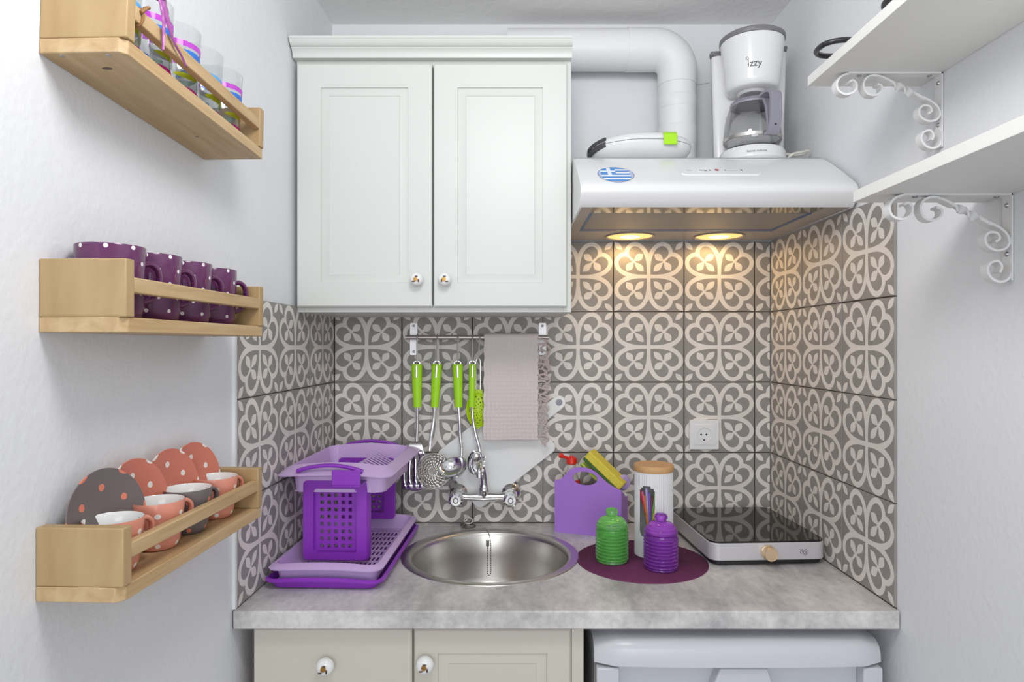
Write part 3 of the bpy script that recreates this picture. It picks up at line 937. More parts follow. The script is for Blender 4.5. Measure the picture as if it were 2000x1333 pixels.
# ------------------------------------------------------------------ washing machine
wm = thing('washing_machine', 'white washing machine tucked under the right end of the worktop', 'washing machine', (0.1605, 1.245, 0.0))
ww_ = 0.552
MB().box(0.003, ww_ - 0.003, 0.03, 0.56, 0.015, 0.80).build('body', 'washer_white', wm, bevel=0.006)
def lid():
    rings = []
    n = 14
    for k in range(n + 1):
        u = k / n
        x = ww_ * u
        e = min(u, 1 - u)
        bow = -0.008 * (1 - (2 * u - 1) ** 2) + (0.016 * (1 - min(1, e / 0.045)) ** 2)
        zt = 0.844 - 0.012 * (1 - min(1, e / 0.05)) ** 2
        rings.append([(x, 0.55, 0.80), (x, 0.55, zt), (x, 0.030 + bow, zt), (x, 0.018 + bow, zt - 0.002), (x, 0.006 + bow, zt - 0.010), (x, 0.0 + bow, zt - 0.022), (x, -0.001 + bow, 0.794), (x, 0.008 + bow, 0.7905), (x, 0.03 + bow, 0.7905)])
    return MB().loft(rings)
lid().build('lid', 'washer_white', wm, angle=50)
m = MB()
m.box(0.003, ww_ - 0.003, 0.0, 0.03, 0.02, 0.700)
m.build('front_panel', 'washer_white', wm, bevel=0.004)
m = MB()
MB().box(0.003, 0.046, 0.002, 0.03, 0.700, 0.788).build('corner_piece', 'washer_white', wm, bevel=0.003)
MB().box(ww_ - 0.040, ww_ - 0.003, 0.002, 0.03, 0.700, 0.788).build('corner_piece', 'washer_white', wm, bevel=0.003)
m.prism([(0.238, 0.788), (0.328, 0.788), (0.342, 0.745), (0.350, 0.700), (0.214, 0.700), (0.222, 0.745)], 'y', 0.0, 0.03)
m.build('handle_piece', 'washer_white', wm, bevel=0.003)
MB().box(0.046, ww_ - 0.040, 0.0285, 0.032, 0.700, 0.790).build('handle_recess', 'washer_white', wm, angle=0)

# ------------------------------------------------------------------ dish rack
DR = thing('dish_rack', 'two-tier purple and lilac plastic dish rack beside the sink', 'dish rack', (-0.3800, 1.562, CT), (0, 0, -TL))
def ring(w_, l_, r_, z, archf=0.0, n=6, sub=8):
    """rounded rectangle ring with extra points on the short sides so that they can bow upwards"""
    pts = []
    c = [(w_ / 2 - r_, l_ / 2 - r_, 0), (-w_ / 2 + r_, l_ / 2 - r_, 90), (-w_ / 2 + r_, -l_ / 2 + r_, 180), (w_ / 2 - r_, -l_ / 2 + r_, 270)]
    for q, (cx, cy, a0) in enumerate(c):
        pts += arc(cx, cy, r_, a0, a0 + 90, n)
        nx = c[(q + 1) % 4]
        e = pts[-1]; b_ = (nx[0] + r_ * math.cos(math.radians(nx[2])), nx[1] + r_ * math.sin(math.radians(nx[2])))
        for k in range(1, sub): pts.append((e[0] + (b_[0] - e[0]) * k / sub, e[1] + (b_[1] - e[1]) * k / sub))
    out = []
    for (x, y) in pts:
        t = max(0, 1 - (2 * x / w_) ** 2) * (abs(y) > l_ / 2 - r_ * 1.01)
        out.append((x, y, z + archf * t))
    return out
def tray(w_, l_, z0, z1, slope, lip, archf, th=0.0025, floor_=True):
    R = [ring(w_ - 2 * slope, l_ - 2 * slope, 0.02, z0), ring(w_ - 2 * lip, l_ - 2 * lip, 0.026, z1 - 0.002, archf), ring(w_, l_, 0.03, z1 - 0.005, archf * 0.8), ring(w_ + 0.001, l_ + 0.001, 0.03, z1 - 0.002, archf * 0.8),
         ring(w_ - 2 * lip, l_ - 2 * lip, 0.025, z1 + 0.001, archf), ring(w_ - 2 * lip - 0.004, l_ - 2 * lip - 0.004, 0.024, z1 - 0.002, archf), ring(w_ - 2 * slope - 2 * th, l_ - 2 * slope - 2 * th, 0.019, z0 + th)]
    m = MB().loft(R, cap=False)
    n = len(R[0])
    m.f.append(tuple(range(n - 1, -1, -1))); m.m.append(0); m.uv.append(None)
    if floor_:
        m.f.append(tuple(range(6 * n, 7 * n))); m.m.append(0); m.uv.append(None)
    return m
tray(0.250, 0.450, 0.002, 0.020, 0.016, 0.006, 0.006).build('drip_tray', 'purple_dark', DR, angle=50)
def slotted(w_, l_, z, cols, rows, holes, name, mat, parent, yc=0.0, solid=0.002):
    V = []; F = []
    for j in range(rows + 1):
        for i in range(cols + 1):
            V.append((w_ * (i / cols - 0.5), yc + l_ * (j / rows - 0.5), z))
    for j in range(rows):
        for i in range(cols):
            if holes(i, j): continue
            a_ = j * (cols + 1) + i
            F.append((a_, a_ + 1, a_ + cols + 2, a_ + cols + 1))
    return MB().add(V, F).build(name, mat, parent, solid=solid, angle=0)
def rack_basket(w_, l_, z0, z1, sx, sy, drop, archf, yc=0.0):
    """basin with a wide brim that slopes down to its outer edge"""
    def rg(dx, dy, r_, z, a=0.0): return [(x, y + yc, zz) for x, y, zz in ring(w_ - 2 * dx, l_ - 2 * dy, r_, z, a)]
    R = [rg(sx + 0.006, sy + 0.006, 0.02, z0), rg(sx, sy, 0.022, z1 - 0.004, archf), rg(0.001, 0.001, 0.03, z1 - drop - 0.003, archf * 0.8), rg(0, 0, 0.03, z1 - drop, archf * 0.8),
         rg(sx * 0.55, sy * 0.75, 0.026, z1 - drop * 0.35 + 0.001, archf), rg(sx + 0.001, sy + 0.001, 0.022, z1, archf), rg(sx + 0.0095, sy + 0.0095, 0.019, z0)]
    return MB().loft(R, cap=False, loop=True)
lower = rack_basket(0.242, 0.438, 0.010, 0.046, 0.012, 0.018, 0.006, 0.006).build('lower_rack', 'purple_light', DR, angle=50)
slotted(0.208, 0.392, 0.012, 41, 40, lambda i, j: (4 <= i <= 37) and (i % 2 == 1) and (j % 4 != 0) and 2 < j < 38, 'slotted_floor', 'purple_light', lower)
upper = rack_basket(0.256, 0.376, 0.176, 0.236, 0.020, 0.045, 0.016, 0.008, 0.034).build('upper_rack', 'purple_light', DR, angle=50)
slotted(0.202, 0.262, 0.178, 41, 40, lambda i, j: (5 <= i <= 36) and (j % 3 != 0) and 6 < j < 34 and not (18 <= i <= 22), 'slotted_floor', 'purple_light', upper, 0.034)
# raised rib of the upper rack with chevron slots
m = MB(); V = []; F = []
nr_, nc_ = 21, 8
for j in range(nr_ + 1):
    for i in range(nc_ + 1):
        s_ = i / nc_ * 2 - 1
        V.append((0.030 + s_ * 0.066, 0.026 + 0.21 * (j / nr_ - 0.5), 0.190 + 0.036 * (1 - abs(s_))))
for j in range(nr_):
    for i in range(nc_):
        if j % 2 == 1 and i not in (0, nc_ - 1): continue
        a_ = j * (nc_ + 1) + i
        F.append((a_, a_ + 1, a_ + nc_ + 2, a_ + nc_ + 1))
m.add(V, F).build('chevron_rib', 'purple_light', upper, solid=0.0018, angle=30)
def support(yf, sg, z0):
    """end support: thick rounded frame, recessed panel pierced by square holes"""
    z1 = 0.206; hgt = z1 - z0; zc = (z0 + z1) / 2
    d = 0.026 * -sg
    outer = rrect(0.150, hgt, 0.010, 4, -0.008, zc)
    inner = rrect(0.094, hgt * 0.76, 0.008, 4, -0.008, zc - 0.002)
    rings = [[(x, yf + d, z) for x, z in outer], [(x, yf + d * 0.3, z) for x, z in outer],
             [((x + 0.008) * 0.95 - 0.008, yf, (z - zc) * 0.96 + zc) for x, z in outer],
             [((x + 0.008) * 1.04 - 0.008, yf, (z - zc) * 1.03 + zc) for x, z in inner], [(x, yf + d * 0.4, z) for x, z in inner], [(x, yf + d, z) for x, z in inner]]
    o = MB().loft(rings, cap=False, loop=True).build('support', 'purple_dark', DR, angle=45)
    V = []; F = []
    zb, zt = zc - hgt * 0.345, zc + hgt * 0.315
    xs = [-0.055] + [-0.0440 + 0.0715 * i / 9 for i in range(10)] + [0.039]
    zs = [zc - hgt * 0.385] + [zb + (zt - zb) * j / 15 for j in range(16)] + [zc + hgt * 0.375]
    for zz in zs:
        for xx in xs: V.append((xx, yf + d * 0.45, zz))
    nx_ = len(xs)
    for j in range(len(zs) - 1):
        for i in range(nx_ - 1):
            if i % 2 == 1 and j % 2 == 1: continue
            a_ = j * nx_ + i
            F.append((a_, a_ + 1, a_ + nx_ + 1, a_ + nx_))
    MB().add(V, F).build('pierced_panel', 'purple_dark', o, solid=0.003, angle=0)
    ye = 0.034 + sg * 0.1895            # outer edge of the upper rack's brim
    t_ = MB()
    y0, y1 = sorted((yf + d * 0.2, ye + sg * 0.004))
    t_.box(0.002, 0.064, y0, y1, z1 - 0.006, z1 - 0.002)
    y0, y1 = sorted((ye + sg * 0.001, ye + sg * 0.004))
    t_.box(0.002, 0.064, y0, y1, z1 - 0.002, 0.236)
    t_.build('top_tab', 'purple_dark', o, bevel=0.001)
    P = [(-0.006 + 0.072 * t, ye - sg * 0.008, 0.2315 + 0.0125 * (1 - t * t)) for t in [k / 8 - 1 for k in range(17)]]
    MB().tube(P, 0.0045, 8, flat=1.3).build('arch', 'purple_dark', o)
support(-0.106, -1, 0.022)
support(0.192, 1, 0.045)

# ------------------------------------------------------------------ caddy, bottle, cloth, sponge, brush
CA = thing('sink_caddy', 'plain purple plastic caddy with an oval grip hole beside the sink', 'caddy', (0.118, 1.768, CT), (0, 0, math.radians(-22)))
cw, cd_, = 0.182, 0.078
def caddy_front():
    """front wall with the raised grip, hole as a real opening"""
    top = [(0.0, 0.139), (0.012, 0.141), (0.023, 0.147), (0.035, 0.162), (0.045, 0.172), (0.060, 0.178), (0.085, 0.179), (0.100, 0.176), (0.115, 0.168), (0.130, 0.155), (0.145, 0.143), (0.163, 0.133), (cw, 0.125)]
    def zt(x):
        for (a, b), (c, d) in zip(top, top[1:]):
            if a <= x <= c: return b + (d - b) * (x - a) / (c - a)
        return top[-1][1]
    hc, ha, hb_ = (0.084, 0.150), 0.034, 0.018
    N = 48
    inn = []; out = []
    poly_pts = [(0, 0), (cw, 0)] + [(x, z) for x, z in reversed(top)]
    for k in range(N):
        a = 2 * PI * k / N
        inn.append((hc[0] + ha * math.cos(a), hc[1] + hb_ * math.sin(a)))
    angs = sorted(set([round(2 * PI * k / N, 5) for k in range(N)] + [round(math.atan2(z - hc[1], x - hc[0]) % (2 * PI), 5) for x, z in poly_pts]))
    inn = []; out = []
    for a in angs:
        d = (math.cos(a), math.sin(a)); best = 1e9
        for i in range(len(poly_pts)):
            p, q = poly_pts[i], poly_pts[(i + 1) % len(poly_pts)]
            e = (q[0] - p[0], q[1] - p[1]); det = -d[0] * e[1] + e[0] * d[1]
            if abs(det) < 1e-12: continue
            bx, bz = p[0] - hc[0], p[1] - hc[1]
            t = (-bx * e[1] + e[0] * bz) / det; u = (d[0] * bz - d[1] * bx) / det
            if t > 0 and -1e-6 <= u <= 1 + 1e-6: best = min(best, t)
        out.append((hc[0] + d[0] * best, hc[1] + d[1] * best))
        inn.append((hc[0] + ha * d[0], hc[1] + hb_ * d[1]))
    y0, y1 = 0.0, 0.0035
    return MB().loft([[(x, y0, z) for x, z in inn], [(x, y0, z) for x, z in out], [(x, y1, z) for x, z in out], [(x, y1, z) for x, z in inn]], cap=False, loop=True)
caddy_front().build('front', 'caddy_purple', CA, angle=30, bevel=0.0008)
m = MB()
m.box(0, 0.0035, 0.0035, cd_, 0, 0.095)
m.prism([(0.0035, 0), (cd_, 0), (cd_, 0.095), (0.0035, 0.124)], 'x', cw - 0.0035, cw)
m.box(0.0035, cw - 0.0035, cd_ - 0.0035, cd_, 0, 0.095)
m.box(0.0035, cw - 0.0035, 0.0035, cd_ - 0.0035, 0, 0.0035)
m.build('bin', 'caddy_purple', CA, angle=30, bevel=0.0008)

def in_caddy(x, y, z):
    a = math.radians(-22)
    return (0.118 + x * math.cos(a) - y * math.sin(a), 1.768 + x * math.sin(a) + y * math.cos(a), CT + z)
BO = thing('soap_bottle', 'clear dish soap bottle with an open red flip cap in the caddy', 'bottle', in_caddy(0.038, 0.032, 0.0040), (0, 0, 0.2))
MB().lathe([(0, 0), (0.022, 0), (0.024, 0.004), (0.024, 0.115), (0.022, 0.130), (0.015, 0.150), (0.0115, 0.160), (0.0112, 0.178), (0, 0.178)], 24).build('body', 'soap_clear', BO)
MB().lathe([(0.0245, 0.125), (0.0225, 0.135), (0.0245, 0.112)], 24).build('label_band', 'red_label', BO)
MB().lathe([(0.0118, 0.176), (0.0145, 0.178), (0.0145, 0.190), (0.0120, 0.194), (0.006, 0.195), (0.005, 0.199), (0, 0.199)], 20).build('cap', 'red_cap', BO)
m = MB().tube([(-0.012, 0, 0.1935), (-0.020, 0, 0.196), (-0.030, 0, 0.200), (-0.036, 0, 0.2005)], [0.004, 0.0035, 0.0075, 0.005], 10, flat=0.6)
m.build('flip_lid', 'red_cap', BO)

CLT = thing('dish_cloth', 'lime-yellow cleaning cloth draped over the caddy under the sponge', 'cloth', in_caddy(0.118, 0.038, 0.132), (0, 0, math.radians(-22)))
def cloth():
    V = []; F = []; nu, nv = 24, 10
    spine = catmull([(-0.050, 0, 0.050), (-0.030, 0, 0.040), (-0.006, 0, 0.017), (0.012, 0, -0.001), (0.036, 0, 0.001), (0.056, 0, -0.004)], 5)
    nu = len(spine) - 1
    for i, p in enumerate(spine):
        for j in range(nv + 1):
            s_ = j / nv * 2 - 1
            y = -0.030 * s_ * -1
            V.append((p.x + 0.003 * math.sin(s_ * 4 + i * 0.3), -0.022 + 0.056 * (j / nv), p.z + 0.004 * math.sin(s_ * 5 + i * 0.4) ))
    for i in range(nu):
        for j in range(nv):
            a_ = i * (nv + 1) + j
            F.append((a_, a_ + 1, a_ + nv + 2, a_ + nv + 1))
    return MB().add(V, F)
cloth().build('cloth_sheet', 'cloth_lime', CLT, solid=0.005, angle=80)
SPG = thing('sponge', 'yellow scouring sponge with a dark green pad lying askew on the cloth', 'sponge', in_caddy(0.126, 0.034, 0.164), (0, math.radians(41), math.radians(-22)))
MB().box(-0.062, 0.062, -0.024, 0.030, 0.0, 0.022).build('foam', 'sponge_yellow', SPG, bevel=0.003)
MB().box(-0.062, 0.062, -0.0245, 0.0305, -0.008, -0.0002).build('scouring_pad', 'sponge_green', SPG, bevel=0.002)
BR = thing('dish_brush', 'pale purple and white dish brush leaning out of the caddy', 'brush', in_caddy(0.150, 0.052, 0.0042))
MB().tube([(0.005, 0, 0.004), (0.012, -0.004, 0.06), (0.020, -0.008, 0.115)], [0.005, 0.005, 0.0045], 10).build('handle', 'ceramic_white', BR)
m = MB().lathe([(0, -0.010), (0.016, -0.008), (0.021, 0.0), (0.016, 0.008), (0, 0.010)], 24, (0, 0, 0), 'y')
m.xform(Matrix.Translation((0.024, -0.012, 0.133)) @ Matrix.Rotation(math.radians(20), 4, 'Z'))
m.build('head', 'lilac', BR)
MB().tube(catmull([(-0.020, -0.028, 0.108), (-0.004, -0.030, 0.118), (0.014, -0.026, 0.112), (0.030, -0.018, 0.100)], 5), 0.0042, 8).build('hanging_loop', 'ceramic_white', BR)

# ------------------------------------------------------------------ placemat, canister, straws, jars
PMm = MB().lathe([(0.0, 0.0002), (0.1512, 0.0002), (0.1515, 0.0012)], 96)
for k in range(54):
    r_ = 0.1512 - 0.0028 * k
    PMm.lathe([(r_ + 0.0003, 0.0012), (r_ - 0.0002, 0.0024), (r_ - 0.0014, 0.0025)], 96, mi=0)
    PMm.lathe([(r_ - 0.0014, 0.0025), (r_ - 0.0021, 0.0015), (r_ - 0.0025, 0.0012)], 96, mi=1)
PM = tag(PMm.build('placemat', ['placemat_plum', 'placemat_line'], angle=20, recalc=False), 'round plum woven placemat under the jars and the canister', 'placemat')
PM.location = (0.305, 1.531, CT)
PZ = CT + 0.0026
CN = thing('straw_canister', 'tall ribbed white canister with a bamboo lid and a window of straws', 'canister', (0.3435, 1.575, PZ))
def canister():
    R, Ri, H = 0.0455, 0.0432, 0.200
    na, nz = 120, 40
    def hole(a, z):
        c, hw, z0, z1 = -124.0, 26.0, 0.047, 0.170
        d = abs((a - c + 180) % 360 - 180)
        if d > hw: return False
        r = hw * 0.00075
        if z > z1 - 0.018: return d < hw * math.sqrt(max(0, 1 - ((z - (z1 - 0.018)) / 0.018) ** 2))
        if z < z0 + 0.018: return d < hw * math.sqrt(max(0, 1 - (((z0 + 0.018) - z) / 0.018) ** 2))
        return True
    m = MB()
    V = []; F = []
    for s_ in (0, 1):
        for j in range(nz + 1):
            for k in range(na):
                a = 360 * k / na
                r = (R + (0.00045 if k % 2 else -0.00045)) if s_ == 0 else Ri
                V.append((r * math.cos(math.radians(a)), r * math.sin(math.radians(a)), H * j / nz))
    st = (nz + 1) * na
    open_ = set()
    for j in range(nz):
        for k in range(na):
            if hole(360 * (k + 0.5) / na, H * (j + 0.5) / nz): open_.add((j, k))
    for j in range(nz):
        for k in range(na):
            k2 = (k + 1) % na
            if (j, k) not in open_:
                F.append((j * na + k, j * na + k2, (j + 1) * na + k2, (j + 1) * na + k))
                F.append((st + j * na + k2, st + j * na + k, st + (j + 1) * na + k, st + (j + 1) * na + k2))
                for (dj, dk, e0, e1) in ((1, 0, (j + 1, k), (j + 1, k2)), (-1, 0, (j, k), (j, k2)), (0, 1, (j, k2), (j + 1, k2)), (0, -1, (j, k), (j + 1, k))):
                    if (j + dj, (k + dk) % na) in open_:
                        a_, b_ = e0[0] * na + e0[1], e1[0] * na + e1[1]
                        F.append((a_, b_, st + b_, st + a_))
    for k in range(na):
        k2 = (k + 1) % na
        F.append((nz * na + k, nz * na + k2, st + nz * na + k2, st + nz * na + k))
    F.append(tuple(range(na))); F.append(tuple(st + na * 1 + k for k in range(na)))
    return m.add(V, F)
canister().build('body', 'appliance_white', CN, angle=25)
# clear pane inside the window
V = []; F = []
for j in range(2):
    for k in range(13):
        a = math.radians(-124 - 30 + 60 * k / 12)
        V.append((0.0429 * math.cos(a), 0.0429 * math.sin(a), 0.042 + 0.133 * j))
for k in range(12): F.append((k, k + 1, 13 + k + 1, 13 + k))
MB().add(V, F).build('window_pane', 'glass_clear', CN, recalc=False)
MB().lathe([(0, 0.2002), (0.0468, 0.2002), (0.0475, 0.2015), (0.0475, 0.2135), (0.046, 0.2155), (0, 0.2155)], 48).build('lid', 'bamboo', CN, bevel=None)
cols_ = ['red', 'pink', 'orange', 'lilac', 'violet', 'maroon', 'green', 'yellow']
for i, c in enumerate(cols_):
    t = i / (len(cols_) - 1)
    a0 = math.radians(-170 + 90 * t); a1 = math.radians(-85 - 60 * t + 12 * math.sin(i * 2.2))
    rb, rt = 0.033 + 0.004 * math.sin(i * 3.1), 0.034 + 0.004 * math.cos(i * 1.7)
    s_ = thing('drinking_straw', c + ' plastic drinking straw inside the white ribbed canister', 'straw', (0.3435, 1.575, PZ + 0.0055), group='drinking straws in the canister')
    p0 = Vector((rb * math.cos(a1), rb * math.sin(a1), 0.0)); p1 = Vector((rt * math.cos(a0), rt * math.sin(a0), 0.158 - 0.010 * (i % 3)))
    MB().tube([p0, p0.lerp(p1, 0.5), p1], 0.0031, 8).build('tube', 'straw_' + c, s_)

def jar(name, label, loc, mat, s):
    j = thing(name, label, 'jar', loc)
    body = []
    body += [(0.0, 0.0), (0.033, 0.0), (0.0365, 0.003)]
    for k in range(9):
        z = 0.006 + 0.0077 * k
        body += [(0.0360, z), (0.0386, z + 0.0022), (0.0391, z + 0.0036), (0.0386, z + 0.0050), (0.0360, z + 0.0072)]
    body += [(0.0355, 0.0785), (0.0335, 0.0805)]
    inner = [(0.031, 0.0805), (0.0335, 0.076), (0.0345, 0.06), (0.0345, 0.008), (0.030, 0.005), (0, 0.005)]
    k_ = lambda P: [(r * s, h * s) for r, h in P]
    MB().lathe(k_(body + inner), 40).build('body', mat, j, angle=30)
    lid_ = [(0.0, 0.0812), (0.034, 0.0812), (0.0375, 0.0815), (0.0378, 0.0855), (0.035, 0.0875), (0.0335, 0.090), (0.0345, 0.092), (0.031, 0.0965), (0.0295, 0.0975), (0.0285, 0.1005), (0.024, 0.1035), (0.018, 0.1055), (0.0135, 0.1065), (0.0115, 0.109), (0.0125, 0.1115),
            (0.0145, 0.114), (0.0145, 0.118), (0.0125, 0.1225), (0.007, 0.125), (0, 0.1255)]
    MB().lathe(k_(lid_), 36).build('lid', mat, j, angle=30)
    return j
jar('glass_jar', 'ribbed green glass jar with a knobbed lid on the placemat', (0.2345, 1.521, PZ), 'glass_green', 0.985)
jar('glass_jar', 'ribbed purple glass jar with a knobbed lid at the front of the placemat', (0.3370, 1.470, PZ), 'glass_purple', 0.995)

# ------------------------------------------------------------------ induction hob
HB = thing('induction_hob', 'portable induction hob with a black glass top and a gold knob', 'hob', (0.582, 1.650, CT), (0, 0, math.radians(3.0)))
hw_, hd_ = 0.272, 0.312
def slab(w_, d_, r_, z0, z1): return MB().prism(rrect(w_, d_, r_, 6), 'z', z0, z1)
slab(hw_ - 0.012, hd_ - 0.012, 0.02, 0.004, 0.013).build('base', 'black_plastic', HB)
slab(hw_, hd_, 0.024, 0.0125, 0.0525).build('body', 'hob_silver', HB, bevel=0.0022)
slab(hw_ - 0.002, hd_ - 0.002, 0.0235, 0.0526, 0.0562).build('glass_top', 'hob_glass', HB, bevel=0.0008)
for sx in (-1, 1):
    for sy in (-1, 1):
        MB().lathe([(0, 0.0002), (0.012, 0.0002), (0.012, 0.005), (0, 0.005)], 16, (sx * 0.11, sy * 0.13, 0)).build('foot', 'black_plastic', HB)
kx = -0.004
MB().lathe([(0, -0.001), (0.0165, -0.001), (0.0165, -0.004), (0.0155, -0.0045), (0.0155, -0.020), (0.0148, -0.0215), (0.0135, -0.0215), (0.0133, -0.0208), (0, -0.0208)], 40, (kx, -hd_ / 2, 0.0315), 'y').build('knob', 'gold', HB, angle=30)
# striped heart-shaped mark
m = MB()
def stroke(x0, z0, x1, z1, wd=0.0013):
    d = Vector((x1 - x0, 0, z1 - z0)); n = Vector((-d.z, 0, d.x)).normalized() * wd / 2
    y = -hd_ / 2 - 0.0003
    m.add([(x0 - n.x, y, z0 - n.z), (x1 - n.x, y, z1 - n.z), (x1 + n.x, y, z1 + n.z), (x0 + n.x, y, z0 + n.z)], [(0, 1, 2, 3)])
u_ = 0.0046
lx, lz = 0.0805, 0.0325
for (a, b, c, d) in ((-0.7, -0.9, 1.3, 0.95), (-0.2, -1.7, 1.95, 0.25), (0.35, -2.4, 2.15, -0.75), (-2.0, -0.35, -1.0, -1.35), (-2.0, 0.95, -0.4, -0.65), (-1.05, 1.0, -0.25, 0.25)):
    stroke(lx + a * u_, lz + b * u_, lx + c * u_, lz + d * u_)
m.build('printed_mark', 'print_dark', HB, recalc=False)
CR = thing('power_cord', 'black power cord looping from the back of the induction hob', 'cord', (0, 0, 0))
MB().tube(catmull([(0.455, 1.805, 0.935), (0.442, 1.815, 0.950), (0.425, 1.822, 0.952), (0.408, 1.822, 0.943), (0.400, 1.815, 0.925), (0.412, 1.808, 0.908), (0.440, 1.808, 0.9045), (0.465, 1.822, 0.9045), (0.52, 1.836, 0.9045)], 6), 0.0034, 8).build('cable', 'black_plastic', CR)
MB().tube(catmull([(0.448, 1.800, 0.925), (0.430, 1.806, 0.930), (0.415, 1.800, 0.920), (0.408, 1.795, 0.906), (0.430, 1.79, 0.9045)], 5), 0.0034, 8).build('cable_loop', 'black_plastic', CR)

# ------------------------------------------------------------------ extractor hood
HX0, HX1 = 0.147, XR - 0.002
HT = 1.849
HP = [(1.84, HT), (1.575, HT), (1.555, HT - 0.0015), (1.53, HT - 0.009), (1.50, 1.8235), (1.463, 1.801), (1.425, 1.776), (1.400, 1.759), (1.3885, 1.7500), (1.3820, 1.7430), (1.3788, 1.7370), (1.3782, 1.7315), (1.3798, 1.7255), (1.3850, 1.7170), (1.3930, 1.7075), (1.402, 1.700)]
HD = thing('extractor_hood', 'white extractor hood with two lit lamps over the induction hob', 'hood', (0, 0, 0))
hp = catmull([(0, y, z) for y, z in HP], 4)
hp = [(p.y, p.z) for p in hp]
inner_top = [(1.408, 1.704), (1.408, 1.715), (1.84, 1.715)]
def bulge(u):
    return 0.0
MB().prism(hp + inner_top, 'x', HX0 + 0.004, HX1 - 0.004).build('body', 'appliance_white', HD, angle=55)
# end cheeks follow the profile
for (x0, x1) in ((HX0, HX0 + 0.0042), (HX1 - 0.0042, HX1)):
    pf = [(y + 0.001, z - 0.001) for y, z in hp] + [(1.84, 1.700)]
    MB().prism(pf, 'x', x0, x1).build('end_cheek', 'appliance_white', HD, angle=40, bevel=0.001)
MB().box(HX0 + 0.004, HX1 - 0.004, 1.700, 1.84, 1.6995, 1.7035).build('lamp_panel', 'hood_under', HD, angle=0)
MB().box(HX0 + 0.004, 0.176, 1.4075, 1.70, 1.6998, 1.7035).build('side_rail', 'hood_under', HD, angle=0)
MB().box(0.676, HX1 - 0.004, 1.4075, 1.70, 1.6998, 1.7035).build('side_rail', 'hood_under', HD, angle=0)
MB().box(0.176, 0.676, 1.472, 1.700, 1.7005, 1.7035).build('grease_filter', 'hood_filter', HD, angle=0)
MB().box(0.176, 0.676, 1.4075, 1.4715, 1.7010, 1.7050).build('glass_visor', 'hood_glass', HD, angle=0)
m = MB(); m.box(0.176, 0.676, 1.676, 1.692, 1.6996, 1.7006); m.box(0.176, 0.184, 1.473, 1.6765, 1.6996, 1.7006); m.box(0.666, 0.676, 1.473, 1.6765, 1.6996, 1.7006)
m.build('blue_film', 'film_blue', HD, angle=0)
for lx_ in (0.322, 0.563):
    MB().lathe([(0.062, 0.001), (0.066, 0.0), (0.067, -0.002), (0.063, -0.003), (0.060, 0.0005)], 40, (lx_, 1.772, 1.6993)).build('lamp_ring', 'hood_under', HD)
    MB().lathe([(0, -0.0022), (0.030, -0.0020), (0.052, -0.0012), (0.060, 0.0002), (0, 0.0002)], 40, (lx_, 1.772, 1.6993)).build('lamp_lens', 'lamp_lens', HD)
    MB().lathe([(0, -0.0035), (0.018, -0.0032), (0.026, -0.0020), (0, -0.0020)], 24, (lx_ , 1.772, 1.6993)).build('lamp_bulb', 'lamp_bulb', HD)
    ld = bpy.data.lights.new('hood_lamp_light', 'SPOT'); ld.energy = 0.72; ld.color = (1.0, 0.60, 0.22); ld.spot_size = math.radians(176); ld.spot_blend = 0.25; ld.shadow_soft_size = 0.02
    lo = bpy.data.objects.new('hood_lamp_light', ld); COL.objects.link(lo); lo.location = (lx_, 1.790, 1.690)
def hood_at(s_):
    """point and outward normal on the front of the hood, s_ = distance along the profile from its top front edge"""
    acc = 0
    pts_ = [p for p in hp if p[0] < 1.5755]
    for (a, b) in zip(pts_, pts_[1:]):
        L_ = math.hypot(b[0] - a[0], b[1] - a[1])
        if acc + L_ >= s_:
            t = (s_ - acc) / L_
            n = Vector((0, (b[1] - a[1]), -(b[0] - a[0]))).normalized()
            return Vector((0, a[0] + (b[0] - a[0]) * t, a[1] + (b[1] - a[1]) * t)), n
        acc += L_
    return Vector((0, pts_[-1][0], pts_[-1][1])), Vector((0, -1, 0))
def on_hood(x, s_, lift=0.0004):
    p, n = hood_at(s_)
    return (x, p.y + n.y * lift, p.z + n.z * lift)
# striped oval sticker
cxs, css, ra, rb = 0.2285, 0.178, 0.0395, 0.047
m = MB(); nx_, ny_ = 84, 60
V = []; F = []; MI = []
for j in range(ny_ + 1):
    for i in range(nx_ + 1):
        V.append(on_hood(cxs + ra * (i / nx_ * 2 - 1), css + rb * (j / ny_ * 2 - 1), 0.0005))
for j in range(ny_):
    for i in range(nx_):
        u = (i + 0.5) / nx_ * 2 - 1; v = (j + 0.5) / ny_ * 2 - 1
        r2 = u * u + v * v
        if r2 > 1: continue
        if r2 > 0.93: k = 3
        elif u < -0.80 or u > 0.78: k = 2
        else:
            vv = (v + 0.92) / 1.84
            st_ = int(vv * 9)
            k = 0 if st_ % 2 == 0 else 1
            if u < 0.02 and vv < 0.56:
                k = 0
                if abs(u + 0.33) < 0.11 or abs(vv - 0.28) < 0.06: k = 1
            if v > 0.86: k = 2
            if 0.25 < u < 0.7 and 0.18 < v < 0.34 and (int(u * 30) + int(v * 30)) % 3 == 0: k = 2
        F.append((j * (nx_ + 1) + i, j * (nx_ + 1) + i + 1, (j + 1) * (nx_ + 1) + i + 1, (j + 1) * (nx_ + 1) + i)); MI.append(k)
m.add(V, F); m.m = MI
stk = m.build('flag_sticker', ['sticker_blue', 'sticker_white', 'sticker_lilac', 'sticker_edge'], HD, recalc=False)
stk['label'] = 'oval blue and white striped flag sticker'
